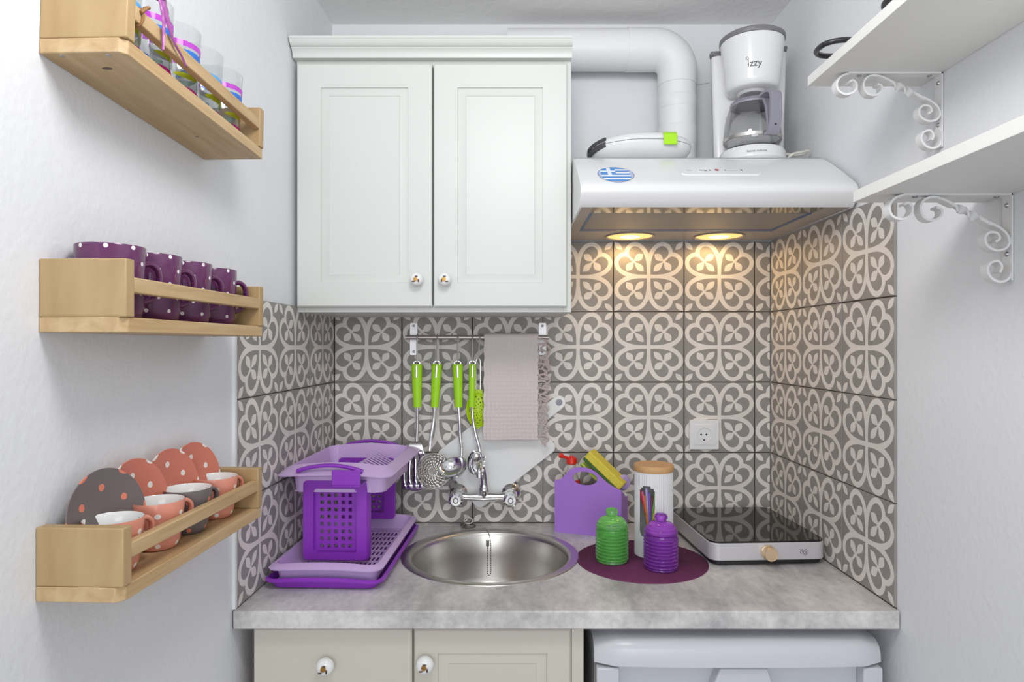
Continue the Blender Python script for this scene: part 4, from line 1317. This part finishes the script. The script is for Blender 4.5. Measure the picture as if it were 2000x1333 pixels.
# control strip
V = []; F = []
def strip_rings():
    rings = []
    n = 20
    for k in range(n + 1):
        u = k / n
        x = 0.372 + (0.545 - 0.372) * u
        e = min(u, 1 - u) * n
        hh = 0.014 if e >= 1 else 0.009
        r = []
        for (ds, lf) in ((-hh, 0.0002), (-hh + 0.002, 0.0022), (hh - 0.002, 0.0022), (hh, 0.0002), (hh, -0.002), (-hh, -0.002)):
            r.append(on_hood(x, 0.164 + ds * 1.5, lf))
        rings.append(r)
    return rings
MB().loft(strip_rings()).build('control_strip', 'appliance_white', HD, angle=30)
def hood_patch(name, x0, x1, s0, s1, mat, lift=0.0028):
    V = [on_hood(x0, s0, lift), on_hood(x1, s0, lift), on_hood(x1, s1, lift), on_hood(x0, s1, lift)]
    return MB().add(V, [(0, 1, 2, 3)]).build(name, mat, HD, recalc=False, angle=0)
V = [on_hood(0.4535 + 0.0045 * math.cos(a), 0.157 + 0.0048 * math.sin(a), 0.0032) for a in [2 * PI * k / 20 for k in range(20)]]
MB().add(V, [tuple(range(20))]).build('indicator_light', 'print_red', HD, recalc=False)
for (x0, x1, s0, s1) in ((0.386, 0.398, 0.0815, 0.0825), (0.4145, 0.4235, 0.080, 0.082), (0.425, 0.4315, 0.081, 0.085), (0.4365, 0.4395, 0.079, 0.084), (0.470, 0.475, 0.079, 0.0835), (0.477, 0.4985, 0.081, 0.0825), (0.5055, 0.5095, 0.0785, 0.084)):
    hood_patch('switch_mark', x0, x1, s0 + 0.0765, s1 + 0.0765, 'grey_rim' if x1 - x0 > 0.005 else 'print_dark')

# ------------------------------------------------------------------ exhaust duct
DU = thing('exhaust_duct', 'thick white exhaust duct bending down behind the extractor hood', 'duct', (0, 0, 0))
DY, DZ, DX = 1.790, 2.212, 0.4545
R0 = 0.0545
MB().tube([(-0.01, DY, DZ), (0.10, DY, DZ), (0.325, DY, DZ)], R0, 36).build('horizontal_pipe', 'pvc_white', DU, angle=40)
el = [(0.315, DY, DZ)] + [(0.392 + 0.0625 * math.sin(a), DY, DZ - 0.0625 + 0.0625 * math.cos(a)) for a in [math.radians(t) for t in range(0, 91, 10)]] + [(DX, DY, DZ - 0.10)]
MB().tube(el, [R0 + 0.0022 - 0.0040 * k / (len(el) - 1) for k in range(len(el))], 36).build('elbow', 'pvc_white', DU, angle=60)
MB().tube([(DX, DY, DZ - 0.095), (DX, DY, 1.95), (DX, DY, HT + 0.001)], R0 - 0.0035, 36).build('vertical_pipe', 'pvc_white', DU, angle=40)
MB().lathe([(R0 - 0.0035, 0), (R0 - 0.0018, 0.003), (R0 - 0.0018, 0.032), (R0 - 0.0035, 0.035)], 36, (DX, DY, 2.045)).build('tape_band', 'pvc_white', DU)
MB().lathe([(R0 - 0.0035, 0), (R0 - 0.0020, 0.003), (R0 - 0.0020, 0.05), (R0 - 0.0035, 0.053)], 36, (DX, DY, 1.945)).build('tape_band', 'pvc_white', DU)

# ------------------------------------------------------------------ sandwich maker on the hood
SM = thing('sandwich_maker', 'white oval sandwich maker with a lime latch lying on the hood', 'sandwich maker', (0.3205, 1.648, HT))
def egg(w_, d_, z, n=44, sq_=2.6):
    out = []
    for k in range(n):
        a = 2 * PI * k / n
        c, s_ = math.cos(a), math.sin(a)
        out.append((w_ / 2 * math.copysign(abs(c) ** (2 / sq_), c), d_ / 2 * math.copysign(abs(s_) ** (2 / sq_), s_), z))
    return out
def tilt_z(r_, k=0.055):
    return [(x, y, z + k * (x + 0.13) * 0.0 - 0.16 * max(0, -x - 0.02) ** 1.0 * (z / 0.08) - 0.10 * max(0, x - 0.05) * (z / 0.08)) for (x, y, z) in r_]
MB().loft([tilt_z(egg(0.150, 0.050, 0.0085)), tilt_z(egg(0.195, 0.085, 0.014)), tilt_z(egg(0.236, 0.128, 0.025)), tilt_z(egg(0.255, 0.150, 0.040)), tilt_z(egg(0.259, 0.154, 0.0505))]).build('lower_shell', 'appliance_white', SM, angle=60)
MB().loft([tilt_z(egg(0.2585, 0.1535, 0.0520)), tilt_z(egg(0.256, 0.151, 0.060)), tilt_z(egg(0.242, 0.140, 0.068)), tilt_z(egg(0.205, 0.112, 0.0735)), tilt_z(egg(0.12, 0.06, 0.0755))]).build('upper_shell', 'appliance_white', SM, angle=60)
MB().loft([tilt_z(egg(0.255, 0.150, 0.0500)), tilt_z(egg(0.255, 0.150, 0.0525))]).build('seam', 'dark_grey', SM, angle=60)
for sx in (-0.055, 0.06):
    for sy in (-0.035, 0.035):
        MB().lathe([(0, 0.0002), (0.010, 0.0002), (0.011, 0.012), (0, 0.013)], 16, (sx, sy, 0)).build('foot', 'appliance_white', SM)
LA = MB()
LA.loft([[(x, y, z) for (y, z) in ((-0.0785, 0.036), (-0.0815, 0.038), (-0.0815, 0.062), (-0.074, 0.0685), (-0.066, 0.0705), (-0.066, 0.067), (-0.075, 0.060), (-0.0765, 0.040))] for x in (0.046, 0.078)])
LA.build('latch', 'lime', SM, bevel=0.0015)
hv = MB()
for (z0, dz_) in ((0.018, 0.012), (0.0325, 0.008)):
    P = []
    for k in range(9):
        a = math.radians(188 + 42 * k / 8)
        c, s_ = math.cos(a), math.sin(a)
        x = 0.262 / 2 * math.copysign(abs(c) ** (2 / 2.6), c); y = 0.157 / 2 * math.copysign(abs(s_) ** (2 / 2.6), s_)
        zz = z0 + 0.018 * (k / 8)
        P.append([(x, y, zz), (x, y, zz + dz_), (x * 0.96, y * 0.96, zz + dz_), (x * 0.96, y * 0.96, zz)])
    hv.loft(P)
hv.build('hinge_vent', 'dark_grey', SM)

# ------------------------------------------------------------------ coffee maker and carafe
KM = thing('coffee_maker', 'white filter coffee maker standing on the extractor hood', 'coffee maker', (0.599, 1.626, HT), (0, 0, math.radians(-10)))
MB().lathe([(0, 0.0005), (0.074, 0.0005), (0.0785, 0.006), (0.0785, 0.026), (0.074, 0.0335), (0.066, 0.036), (0, 0.036)], 56).build('base', 'appliance_white', KM)
MB().lathe([(0, 0.0362), (0.064, 0.0362), (0.0645, 0.0395), (0.060, 0.0405), (0, 0.0405)], 48).build('hotplate', 'dark_grey', KM)
def tower():
    out = []
    for z, k in ((0.0005, 0.93), (0.02, 0.95), (0.16, 0.99), (0.300, 1.03)):
        r = [( -0.088 * k, 0.045), (-0.090 * k, 0.062), (-0.080 * k, 0.092), (-0.05 * k, 0.106), (0.05 * k, 0.106), (0.080 * k, 0.092), (0.090 * k, 0.062), (0.088 * k, 0.045), (0.075 * k, 0.040), (0, 0.050), (-0.075 * k, 0.040)]
        out.append([(x, y, z) for x, y in r])
    return MB().loft(out)
tower().build('tower', 'appliance_white', KM, angle=40, bevel=0.004)
def tower_rim():
    out = []
    for z, k in ((0.3005, 1.035), (0.306, 1.06), (0.312, 1.05), (0.312, 0.9)):
        r = [(-0.088 * k, 0.044), (-0.090 * k, 0.062), (-0.080 * k, 0.092), (-0.05 * k, 0.107), (0.05 * k, 0.107), (0.080 * k, 0.092), (0.090 * k, 0.062), (0.088 * k, 0.044)]
        out.append([(x, y, z) for x, y in r])
    return MB().loft(out)
tower_rim().build('tower_rim', 'grey_rim', KM, angle=40)
MB().lathe([(0, 0.182), (0.057, 0.183), (0.0625, 0.188), (0.0645, 0.20), (0.0755, 0.303), (0.072, 0.303), (0, 0.303)], 56).build('filter_housing', 'appliance_white', KM, angle=50)
MB().lathe([(0.070, 0.3035), (0.0768, 0.3035), (0.0782, 0.306), (0.0778, 0.314), (0.072, 0.318), (0, 0.320), (0, 0.3035)], 56).build('housing_rim', 'grey_rim', KM)
MB().lathe([(0.0, 0.176), (0.030, 0.176), (0.036, 0.1815), (0, 0.1815)], 32).build('drip_outlet', 'appliance_white', KM)
def wrap_text(body, size, z, r_of_z, a_c, name, parent, mat):
    t = text_mb(body, size)
    V = []
    for (x, y, _) in t.v:
        zz = z + y; r = r_of_z(zz) + 0.0005
        a = a_c + x / r
        V.append((r * math.cos(a), r * math.sin(a), zz))
    t.v = V
    return t.build(name, mat, parent, recalc=False, angle=0)
hr = lambda z: 0.0645 + (0.0755 - 0.0645) * (z - 0.20) / 0.103
wrap_text('izzy', 0.0225, 0.2290, hr, math.radians(-95), 'printed_logo', KM, 'print_dark')
wrap_text('home culture', 0.0085, 0.0165, lambda z: 0.0786, math.radians(-92), 'printed_text', KM, 'print_dark')
# little ring above the first letter of the logo
rr_ = []
for k in range(13):
    a = math.radians(60 + 300 * k / 12)
    x_, z_ = -0.0165 + 0.0032 * math.cos(a), 0.2420 + 0.0032 * math.sin(a)
    r = hr(z_) + 0.0006; al = math.radians(-95) + x_ / r
    rr_.append((r * math.cos(al), r * math.sin(al), z_))
MB().tube(rr_, 0.0005, 5).build('logo_ring', 'print_dark', KM)

CF = thing('coffee_carafe', 'glass coffee carafe with a grey handle on the coffee maker', 'carafe', (0.599, 1.626, HT + 0.0408), (0, 0, math.radians(-10)))
CF.location = (0.599, 1.626, HT + 0.0408)
MB().lathe([(0, 0.0), (0.054, 0.0), (0.062, 0.003), (0.0675, 0.014), (0.0685, 0.034), (0.066, 0.058), (0.0615, 0.084), (0.054, 0.103), (0.0505, 0.110), (0.0495, 0.110), (0.053, 0.102), (0.0603, 0.084), (0.0645, 0.058), (0.067, 0.034), (0.066, 0.015), (0.061, 0.0045), (0.053, 0.002), (0, 0.002)], 56).build('glass_body', 'glass_carafe', CF, angle=60)
MB().lathe([(0.0500, 0.1055), (0.0525, 0.1055), (0.0530, 0.110), (0.0505, 0.112)], 48).build('neck_band', 'grey_plastic', CF)
MB().lathe([(0.0680, 0.018), (0.0695, 0.018), (0.0697, 0.026), (0.0682, 0.026)], 48).build('lower_band', 'steel', CF)
MB().lathe([(0, 0.1122), (0.050, 0.1122), (0.0515, 0.114), (0.047, 0.118), (0.030, 0.1205), (0, 0.121)], 40).build('lid', 'grey_plastic', CF)
ha_ = math.radians(-66)
hd = Vector((math.cos(ha_), math.sin(ha_), 0)); hn = Vector((-hd.y, hd.x, 0))
def strap(P, wd):
    P = catmull([(r, 0, z) for r, z in P], 5)
    rings = []
    for i, p in enumerate(P):
        t = (P[min(i + 1, len(P) - 1)] - P[max(i - 1, 0)]).normalized()
        nrm = Vector((t.z, 0, -t.x))
        q = []
        for (sw, sn) in ((-1, -1), (1, -1), (1, 1), (-1, 1)):
            r_, z_ = p.x + nrm.x * sn * 0.0032, p.z + nrm.z * sn * 0.0032
            q.append(tuple(hd * r_ + hn * (sw * wd / 2) + Vector((0, 0, z_))))
        rings.append(q)
    return MB().loft(rings)
strap([(0.050, 0.114), (0.070, 0.118), (0.088, 0.112), (0.0935, 0.095), (0.0935, 0.060), (0.088, 0.030), (0.078, 0.016), (0.070, 0.020)], 0.030).build('handle', 'grey_plastic', CF, angle=40, bevel=0.0015)
strap([(0.0545, 0.106), (0.0635, 0.088), (0.0690, 0.062), (0.0715, 0.036), (0.0715, 0.016)], 0.016).build('handle_spine', 'grey_plastic', CF, angle=40, bevel=0.001)
sc_ = hd * 0.0915 + hn * 0.002
q_ = MB().lathe([(0, -0.001), (0.0030, -0.001), (0.0030, 0.0012), (0, 0.0012)], 14, (0, 0, 0), 'y')
q_.xform(Matrix.Translation(tuple(hd * 0.0925 + Vector((0, 0, 0.0345)))) @ Matrix.Rotation(ha_ + PI / 2, 4, 'Z') @ Matrix.Rotation(math.radians(-12), 4, 'X'))
q_.build('screw', 'dark_grey', CF)
KC = thing('power_cord', 'cream power cord of the coffee maker lying on the hood', 'cord', (0, 0, 0))
MB().tube(catmull([(0.672, 1.70, 1.905), (0.676, 1.665, 1.896), (0.686, 1.635, 1.882), (0.702, 1.615, 1.874), (0.722, 1.60, 1.874), (0.724, 1.595, 1.878), (0.705, 1.585, 1.872), (0.682, 1.575, 1.8655), (0.672, 1.572, 1.860), (0.668, 1.59, 1.8535)], 6), 0.0032, 8).build('cable', 'cord_cream', KC)
WW = tag(MB().tube(catmull([(0.505, YB + 0.004, 2.150), (0.52, YB + 0.003, 2.1465), (0.54, YB + 0.003, 2.146), (0.562, YB + 0.004, 2.150)], 5), 0.0011, 6).build('wall_wire', 'pvc_white'), 'thin white wire on the wall between duct and coffee maker', 'wire')

# ------------------------------------------------------------------ right-hand shelves with scroll brackets
def ribbon(mb, P, width, th, y, mi=0):
    """flat bar following a path in x-z, width along y"""
    P = [Vector((a, 0, b)) for a, b in P]
    rings = []
    for i, p in enumerate(P):
        t = (P[min(i + 1, len(P) - 1)] - P[max(i - 1, 0)]).normalized()
        n = Vector((t.z, 0, -t.x)) * th / 2
        rings.append([(p.x - n.x, y - width / 2, p.z - n.z), (p.x - n.x, y + width / 2, p.z - n.z), (p.x + n.x, y + width / 2, p.z + n.z), (p.x + n.x, y - width / 2, p.z + n.z)])
    mb.loft(rings, mi=mi)
def cm2(P, n=6): return [(v.x, v.z) for v in catmull([(a, 0, b) for a, b in P], n)]
SK = 0.000397
def bracket(parent, yb, xw, zt):
    """x measured from the wall towards the room (negative world x), traced scroll work"""
    def c(L): return [(xw - (735 - a) * SK, zt - (b - 318) * SK) for a, b in L]
    grp = MB()
    ribbon(grp, c([(733, 318), (733, 640)]), 0.018, 0.0026, yb)
    ribbon(grp, c([(735, 321), (330, 321)]), 0.018, 0.0026, yb)
    o = grp.build('bracket', 'bracket_white', parent, angle=40)
    m = MB()
    ribbon(m, cm2(c([(335, 322), (300, 335), (281, 365), (290, 398), (322, 412), (356, 400), (367, 372), (352, 352), (336, 358)])), 0.015, 0.0034, yb)
    m.build('scroll', 'bracket_white', o, angle=50)
    m = MB()
    ribbon(m, cm2(c([(520, 358), (470, 335), (432, 331), (405, 346), (396, 376), (412, 408), (445, 416), (472, 400), (474, 376), (455, 368)])), 0.015, 0.0034, yb)
    m.build('scroll', 'bracket_white', o, angle=50)
    m = MB()
    P = catmull([(a, yb, b) for a, b in c([(510, 353), (545, 368), (580, 386), (620, 408), (665, 432)])], 8)
    n = 4; rings = []
    for i, p in enumerate(P):
        t = (P[min(i + 1, len(P) - 1)] - P[max(i - 1, 0)]).normalized()
        n1 = Vector((0, 1, 0)); n2 = t.cross(n1)
        u = i / (len(P) - 1)
        tw = 2 * PI * max(0, min(1, (u - 0.15) / 0.6))
        q = []
        for k, (sa_, sb_) in enumerate(((-1, -1), (1, -1), (1, 1), (-1, 1))):
            a_, b_ = sa_ * 0.0062, sb_ * 0.0022
            q.append(tuple(p + n1 * (a_ * math.cos(tw) - b_ * math.sin(tw)) + n2 * (a_ * math.sin(tw) + b_ * math.cos(tw))))
        rings.append(q)
    m.loft(rings); m.build('twisted_bar', 'bracket_white', o, angle=30)
    m = MB()
    ribbon(m, cm2(c([(650, 424), (690, 444), (718, 470), (726, 500), (710, 522), (675, 528), (643, 510), (636, 482), (652, 462), (680, 464), (690, 484), (674, 496)])), 0.015, 0.0034, yb)
    m.build('scroll', 'bracket_white', o, angle=50)
    m = MB()
    ribbon(m, cm2(c([(731, 560), (735, 600), (722, 634), (692, 645), (660, 632), (645, 602), (655, 576), (683, 568), (698, 588), (690, 610)])), 0.015, 0.0034, yb)
    m.build('scroll', 'bracket_white', o, angle=50)
    for (a, b) in ((733, 358), (733, 540)):
        (x_, z_), = c([(a, b)])
        MB().lathe([(0, -0.0042), (0.002, -0.0042), (0.004, -0.0016), (0.004, 0), (0, 0)], 12, (x_ , yb, z_), 'x').build('screw', 'screw_metal', o)
    for a in (385, 690):
        (x_, z_), = c([(a, 321)])
        MB().lathe([(0, -0.0040), (0.002, -0.0040), (0.004, -0.0022), (0.004, 0), (0, 0)], 12, (x_, yb, z_), 'z').build('screw', 'screw_metal', o)
XW = XR + 0.005
def wall_shelf(label, y_far, y_near, z_under, yb):
    sh = thing('wall_shelf', label, 'shelf', (0, 0, 0))
    MB().box(XW - 0.2035, XW - 0.0003, y_near, y_far, z_under, z_under + 0.018).build('board', 'shelf_white', sh, bevel=0.0008)
    bracket(sh, yb, XW - 0.0016, z_under - 0.0002)
    bracket(sh, y_near + 0.12, XW - 0.0016, z_under - 0.0002)
wall_shelf('upper white wall shelf on a scrolled iron bracket with black pans', 1.183, 0.35, 1.872, 1.127)
wall_shelf('lower white wall shelf on a scrolled iron bracket beside the hood', 1.026, 0.25, 1.628, 0.971)
def pan(label, loc, r, h, hang, reach):
    p = thing('pan', label, 'pan', loc, group='black pans on the upper shelf')
    MB().lathe([(0, 0.0004), (r * 0.86, 0.0004), (r * 0.93, 0.006), (r, h), (r + 0.002, h + 0.001), (r - 0.002, h), (r * 0.91, 0.008), (r * 0.85, 0.003), (0, 0.003)], 40).build('body', 'black_enamel', p)
    a = math.radians(hang)
    d = Vector((math.cos(a), math.sin(a), 0)); n = Vector((-d.y, d.x, 0))
    hz_ = h * 0.62
    P = [d * (r - 0.004) + n * 0.030 + Vector((0, 0, hz_)), d * (r + reach * 0.62) + n * 0.030 + Vector((0, 0, hz_)), d * (r + reach * 0.93) + n * 0.018 + Vector((0, 0, hz_)), d * (r + reach) + Vector((0, 0, hz_)),
         d * (r + reach * 0.93) - n * 0.018 + Vector((0, 0, hz_)), d * (r + reach * 0.62) - n * 0.030 + Vector((0, 0, hz_)), d * (r - 0.004) - n * 0.030 + Vector((0, 0, hz_))]
    MB().tube(catmull(P, 5), 0.0046, 10).build('loop_handle', 'black_enamel', p)
pan('shallow black pan whose loop handle juts over the upper shelf edge', (0.660, 1.105, 1.8902), 0.074, 0.026, 180, 0.066)
pan('black pan nearer the viewer, hardly showing over the upper shelf', (0.660, 0.950, 1.8902), 0.074, 0.030, 180, 0.036)

# ------------------------------------------------------------------ wooden racks on the left wall
X0 = -0.579
def wl(y): return X0 + 0.0385 * y
RL, RW, RH, RT = 0.382, 0.104, 0.086, 0.0165
def rack(label, y0, z, pitch):
    r = thing('wooden_rack', label, 'rack', (wl(y0) + 0.0004, y0, z), (pitch, 0, -TL))
    bt = MB().prism([(0, 0), (RW - 0.010, 0), (RW - 0.002, 0.008), (RW - 0.002, RL), (0, RL)], 'z', 0, 0.0178)
    bt.build('bottom_board', 'rack_wood', r, bevel=0.0012)
    for y in (0.0, RL - RT):
        MB().box(0, RW, y, y + RT, 0.018, RH).build('end_panel', 'rack_wood_end', r, bevel=0.0014)
    MB().box(RW - 0.0125, RW - 0.0005, RT + 0.0002, RL - RT - 0.0002, 0.047, 0.0655).build('rail', 'rack_wood', r, bevel=0.0015)
    for y in (0.008, RL - 0.008):
        for x in (0.022, 0.078):
            MB().lathe([(0, -0.0006), (0.0026, -0.0006), (0.0030, 0.0002), (0, 0.0002)], 10, (x, y, 0)).build('screw', 'screw_metal', r)
    return r
RY0 = 0.761
rk1 = rack('top beech spice rack holding striped drinking glasses', RY0, 1.7445, math.radians(-2.5))
rk2 = rack('middle beech spice rack holding plum polka-dot mugs', RY0, 1.4195, 0)
rk3 = rack('bottom beech spice rack holding cups and standing saucers', RY0 - 0.005, 1.1075, 0)
# knots in the wood of the topmost rack's underside
for (x, y, a, b) in ((0.055, 0.040, 0.0065, 0.0035), (0.045, 0.270, 0.003, 0.0018)):
    MB().add([(x + a * math.cos(t), y + b * math.sin(t), -0.0002) for t in [2 * PI * k / 12 for k in range(12)]], [tuple(range(12))]).build('wood_knot', 'knob_brown', rk1, recalc=False)
def rack_pt(y0, z, pitch, x, y, zz):
    """point in rack coordinates -> world"""
    M = Matrix.Translation((wl(y0) + 0.0004, y0, z)) @ Matrix.Rotation(-TL, 4, 'Z') @ Matrix.Rotation(pitch, 4, 'X')
    return M @ Vector((x, y, zz))

# plum mugs
mug_names = ['plum polka-dot mug nearest the viewer on the middle rack', 'second plum polka-dot mug from the near end of the middle rack',
             'third plum polka-dot mug from the near end of the middle rack', 'plum polka-dot mug at the far end of the middle rack']
mug0 = None
for i, (yy, hang) in enumerate(((0.062, 46), (0.147, 43), (0.232, 46), (0.315, 42))):
    loc = rack_pt(RY0, 1.4195, 0, 0.0448, yy, 0.0182)
    rot = (0, 0, math.radians(hang))
    if mug0 is None:
        mug0 = thing('mug', mug_names[i], 'mug', loc, rot, group='plum mugs on the middle rack')
        MB().lathe([(0.0, 0.001), (0.030, 0.0), (0.034, 0.002), (0.0365, 0.010), (0.0385, 0.050), (0.0395, 0.089), (0.0388, 0.0905), (0.0372, 0.089), (0.0362, 0.050), (0.034, 0.012), (0.030, 0.006), (0, 0.006)], 40).build('body', 'mug_plum', mug0, angle=50)
        P = catmull([(0.036, 0, 0.070), (0.046, 0, 0.072), (0.0545, 0, 0.064), (0.056, 0, 0.048), (0.051, 0, 0.033), (0.044, 0, 0.025), (0.035, 0, 0.022)], 5)
        MB().tube(P, 0.0040, 10, flat=1.6).build('handle', 'mug_plum', mug0)
    else:
        dup(mug0, loc, rot, mug_names[i])

# cups
R3 = RY0 - 0.005
def make_cup(label, loc, rot, mat):
    c = thing('cup', label, 'cup', loc, rot, group='espresso cups on the bottom rack')
    MB().lathe([(0.0, 0.001), (0.022, 0.0), (0.025, 0.002), (0.028, 0.010), (0.0325, 0.045), (0.0340, 0.064), (0.0335, 0.0652)], 36).build('body', mat, c, angle=50)
    MB().lathe([(0.0335, 0.0653), (0.0325, 0.064), (0.031, 0.045), (0.0265, 0.011), (0.022, 0.005), (0, 0.005)], 36).build('interior', 'ceramic_white', c, angle=50)
    P = catmull([(0.0325, 0, 0.056), (0.041, 0, 0.057), (0.048, 0, 0.050), (0.048, 0, 0.037), (0.041, 0, 0.025), (0.0295, 0, 0.018)], 5)
    MB().tube(P, 0.0034, 9, flat=1.5).build('handle', mat, c)
    return c
cA = make_cup('coral polka-dot cup nearest the viewer on the bottom rack', rack_pt(R3, 1.1075, 0, 0.056, 0.055, 0.0182), (0, 0, math.radians(60)), 'cup_coral')
dup(cA, rack_pt(R3, 1.1075, 0, 0.056, 0.150, 0.0182), (0, 0, math.radians(58)), 'coral polka-dot cup between the first coral cup and the grey cup')
make_cup('grey cup with coral dots and a white inside on the bottom rack', rack_pt(R3, 1.1075, 0, 0.056, 0.227, 0.0182), (0, 0, math.radians(60)), 'cup_grey')
dup(cA, rack_pt(R3, 1.1075, 0, 0.056, 0.312, 0.0182), (0, 0, math.radians(58)), 'coral polka-dot cup at the far end of the bottom rack')

def saucer_prof():
    return [(0, 0.0045), (0.020, 0.0045), (0.024, 0.0055), (0.045, 0.008), (0.0605, 0.0125), (0.0612, 0.0115), (0.045, 0.0055), (0.026, 0.001), (0.020, 0.0), (0, 0.0)]
def saucer(label, y, xo, yaw, lean, mat, group):
    p = rack_pt(R3, 1.1075, 0, xo, y, 0.0182)
    Rs = 0.0612
    # local z is the saucer's face normal; turn it towards the room, then lean it back
    M = Matrix.Rotation(math.radians(yaw), 4, 'Z') @ Matrix.Rotation(math.radians(90 - lean), 4, 'Y')
    z_ = 0.0182
    s = thing('saucer', label, 'saucer', (p.x, p.y, p.z + Rs * math.cos(math.radians(lean)) - 0.0010), M.to_euler(), group=group)
    MB().lathe(saucer_prof(), 48).build('dish', mat, s, angle=40)
    return s
saucer('dark grey saucer with coral dots leaning on the wall', 0.079, 0.024, -13, 9, 'saucer_dark', 'saucers on the bottom rack')
saucer('coral polka-dot saucer standing right behind the dark grey saucer', 0.150, 0.0185, -8, 8, 'saucer_coral', 'saucers on the bottom rack')
saucer('coral polka-dot saucer second from the far end of the bottom rack', 0.237, 0.018, -9, 8, 'saucer_coral', 'saucers on the bottom rack')
saucer('coral polka-dot saucer farthest along the bottom rack', 0.302, 0.020, -11, 9, 'saucer_coral', 'saucers on the bottom rack')

# drinking glasses with painted bands
def glass(label, y, cols, seed):
    P1 = math.radians(-2.5)
    loc = rack_pt(RY0, 1.7445, P1, 0.052, y, 0.0183)
    g = thing('drinking_glass', label, 'glass', loc, (P1, 0, seed), group='striped glasses on the top rack')
    MB().lathe([(0, 0.0), (0.028, 0.0), (0.0305, 0.003), (0.0345, 0.108), (0.0338, 0.1085), (0.0332, 0.107), (0.0293, 0.008), (0.026, 0.006), (0, 0.006)], 40).build('tumbler', 'glass_clear', g, angle=60)
    for (z0, z1, c, a0, a1) in cols:
        V = []; F = []; n = 24
        full = abs(a1 - a0) >= 359
        for k in range(n + 1):
            a = math.radians(a0 + (a1 - a0) * k / n)
            t = k / n
            sh = 1.0 if full else math.sin(PI * min(1, max(0, t))) ** 0.5
            zc = (z0 + z1) / 2; hh = (z1 - z0) / 2 * sh
            for z in (zc - hh, zc + hh):
                r = 0.0305 + (0.0345 - 0.0305) * (z - 0.003) / 0.105 + 0.0003
                V.append((r * math.cos(a), r * math.sin(a), z))
        for k in range(n): F.append((2 * k, 2 * k + 2, 2 * k + 3, 2 * k + 1))
        MB().add(V, F).build('painted_band', 'band_' + c, g, recalc=False)
bands_a = [(0.076, 0.084, 'magenta', 0, 360), (0.057, 0.072, 'blue', -80, 60), (0.040, 0.050, 'green', 60, 170), (0.030, 0.038, 'yellow', -60, 10), (0.020, 0.030, 'blue', -150, -70), (0.006, 0.019, 'rose', -110, 40), (0.040, 0.050, 'sky', -170, -100)]
bands_b = [(0.056, 0.070, 'sky', -150, 40), (0.040, 0.050, 'blue', -60, 60), (0.028, 0.040, 'yellow', -50, 60), (0.040, 0.052, 'green', -170, -90), (0.018, 0.030, 'blue', -140, -60), (0.005, 0.016, 'rose', -60, 80)]
glass('striped glass at the near end of the top rack behind its panel', 0.052, bands_b, 0.5)
glass('striped glass behind the purple ribbon on the top rack', 0.1215, bands_a, 0.3)
glass('striped glass with a magenta ring, middle of the top rack', 0.191, bands_a, -0.1)
glass('striped glass with a wide sky-blue patch on the top rack', 0.2605, bands_b, 0.0)
glass('striped glass with a magenta ring, far end of the top rack', 0.330, bands_a, 0.1)
# ribbon tied to the rail
RB = thing('ribbon', 'sheer purple ribbon with trailing ends tied to the top rack rail', 'ribbon', rack_pt(RY0, 1.7445, math.radians(-2.5), RW - 0.006, 0.062, 0.066), (math.radians(-2.5), 0, -TL))
def rib(P, W):
    P = catmull(P, 6); V = []; F = []
    n = len(P)
    for i, p in enumerate(P):
        t = i / (n - 1)
        w_ = W[0] + (W[1] - W[0]) * t
        w_ *= (0.7 + 0.3 * abs(math.cos(i * 0.9)))
        V += [(p.x, p.y - w_, p.z), (p.x + 0.0018, p.y, p.z + 0.0005), (p.x, p.y + w_, p.z)]
    for i in range(n - 1):
        for k in range(2): F.append((3 * i + k, 3 * i + k + 1, 3 * i + 3 + k + 1, 3 * i + 3 + k))
    return MB().add(V, F)
rib([(-0.026, -0.006, 0.050), (-0.010, -0.005, 0.060), (0.004, -0.002, 0.046), (0.009, 0.0, 0.026), (0.010, 0.004, 0.008), (0.0095, 0.006, -0.012), (0.010, 0.004, -0.032)], (0.010, 0.0022)).build('tail', 'ribbon_purple', RB, recalc=False, solid=0.0004)
rib([(0.003, 0.0, 0.055), (0.008, 0.003, 0.040), (0.010, 0.010, 0.020), (0.010, 0.020, 0.002), (0.0095, 0.033, -0.010), (0.009, 0.050, -0.018), (0.009, 0.060, -0.026)], (0.010, 0.0022)).build('tail', 'ribbon_purple', RB, recalc=False, solid=0.0004)
MB().lathe([(0, -0.013), (0.008, -0.008), (0.011, 0.0), (0.008, 0.009), (0, 0.014)], 12, (0.006, 0.0, 0.042)).build('knot', 'ribbon_purple', RB)
KN = thing('twine_knot', 'small brown twine knot tied round the top rack rail', 'twine', rack_pt(RY0, 1.7445, math.radians(-2.5), RW - 0.0065, 0.028, 0.0563), (math.radians(-2.5), 0, -TL))
MB().tube([(0.0088 * math.cos(a), 0.0015 * math.sin(a), 0.0118 * math.sin(a)) for a in [2 * PI * k / 18 for k in range(18)]], 0.0018, 6, closed=True).build('loop', 'knot_brown', KN)
MB().tube(catmull([(0.008, -0.004, 0.004), (0.011, 0.002, 0.012), (0.010, 0.008, 0.016), (0.007, 0.003, 0.012)], 5), 0.0022, 6).build('bow', 'knot_brown', KN)
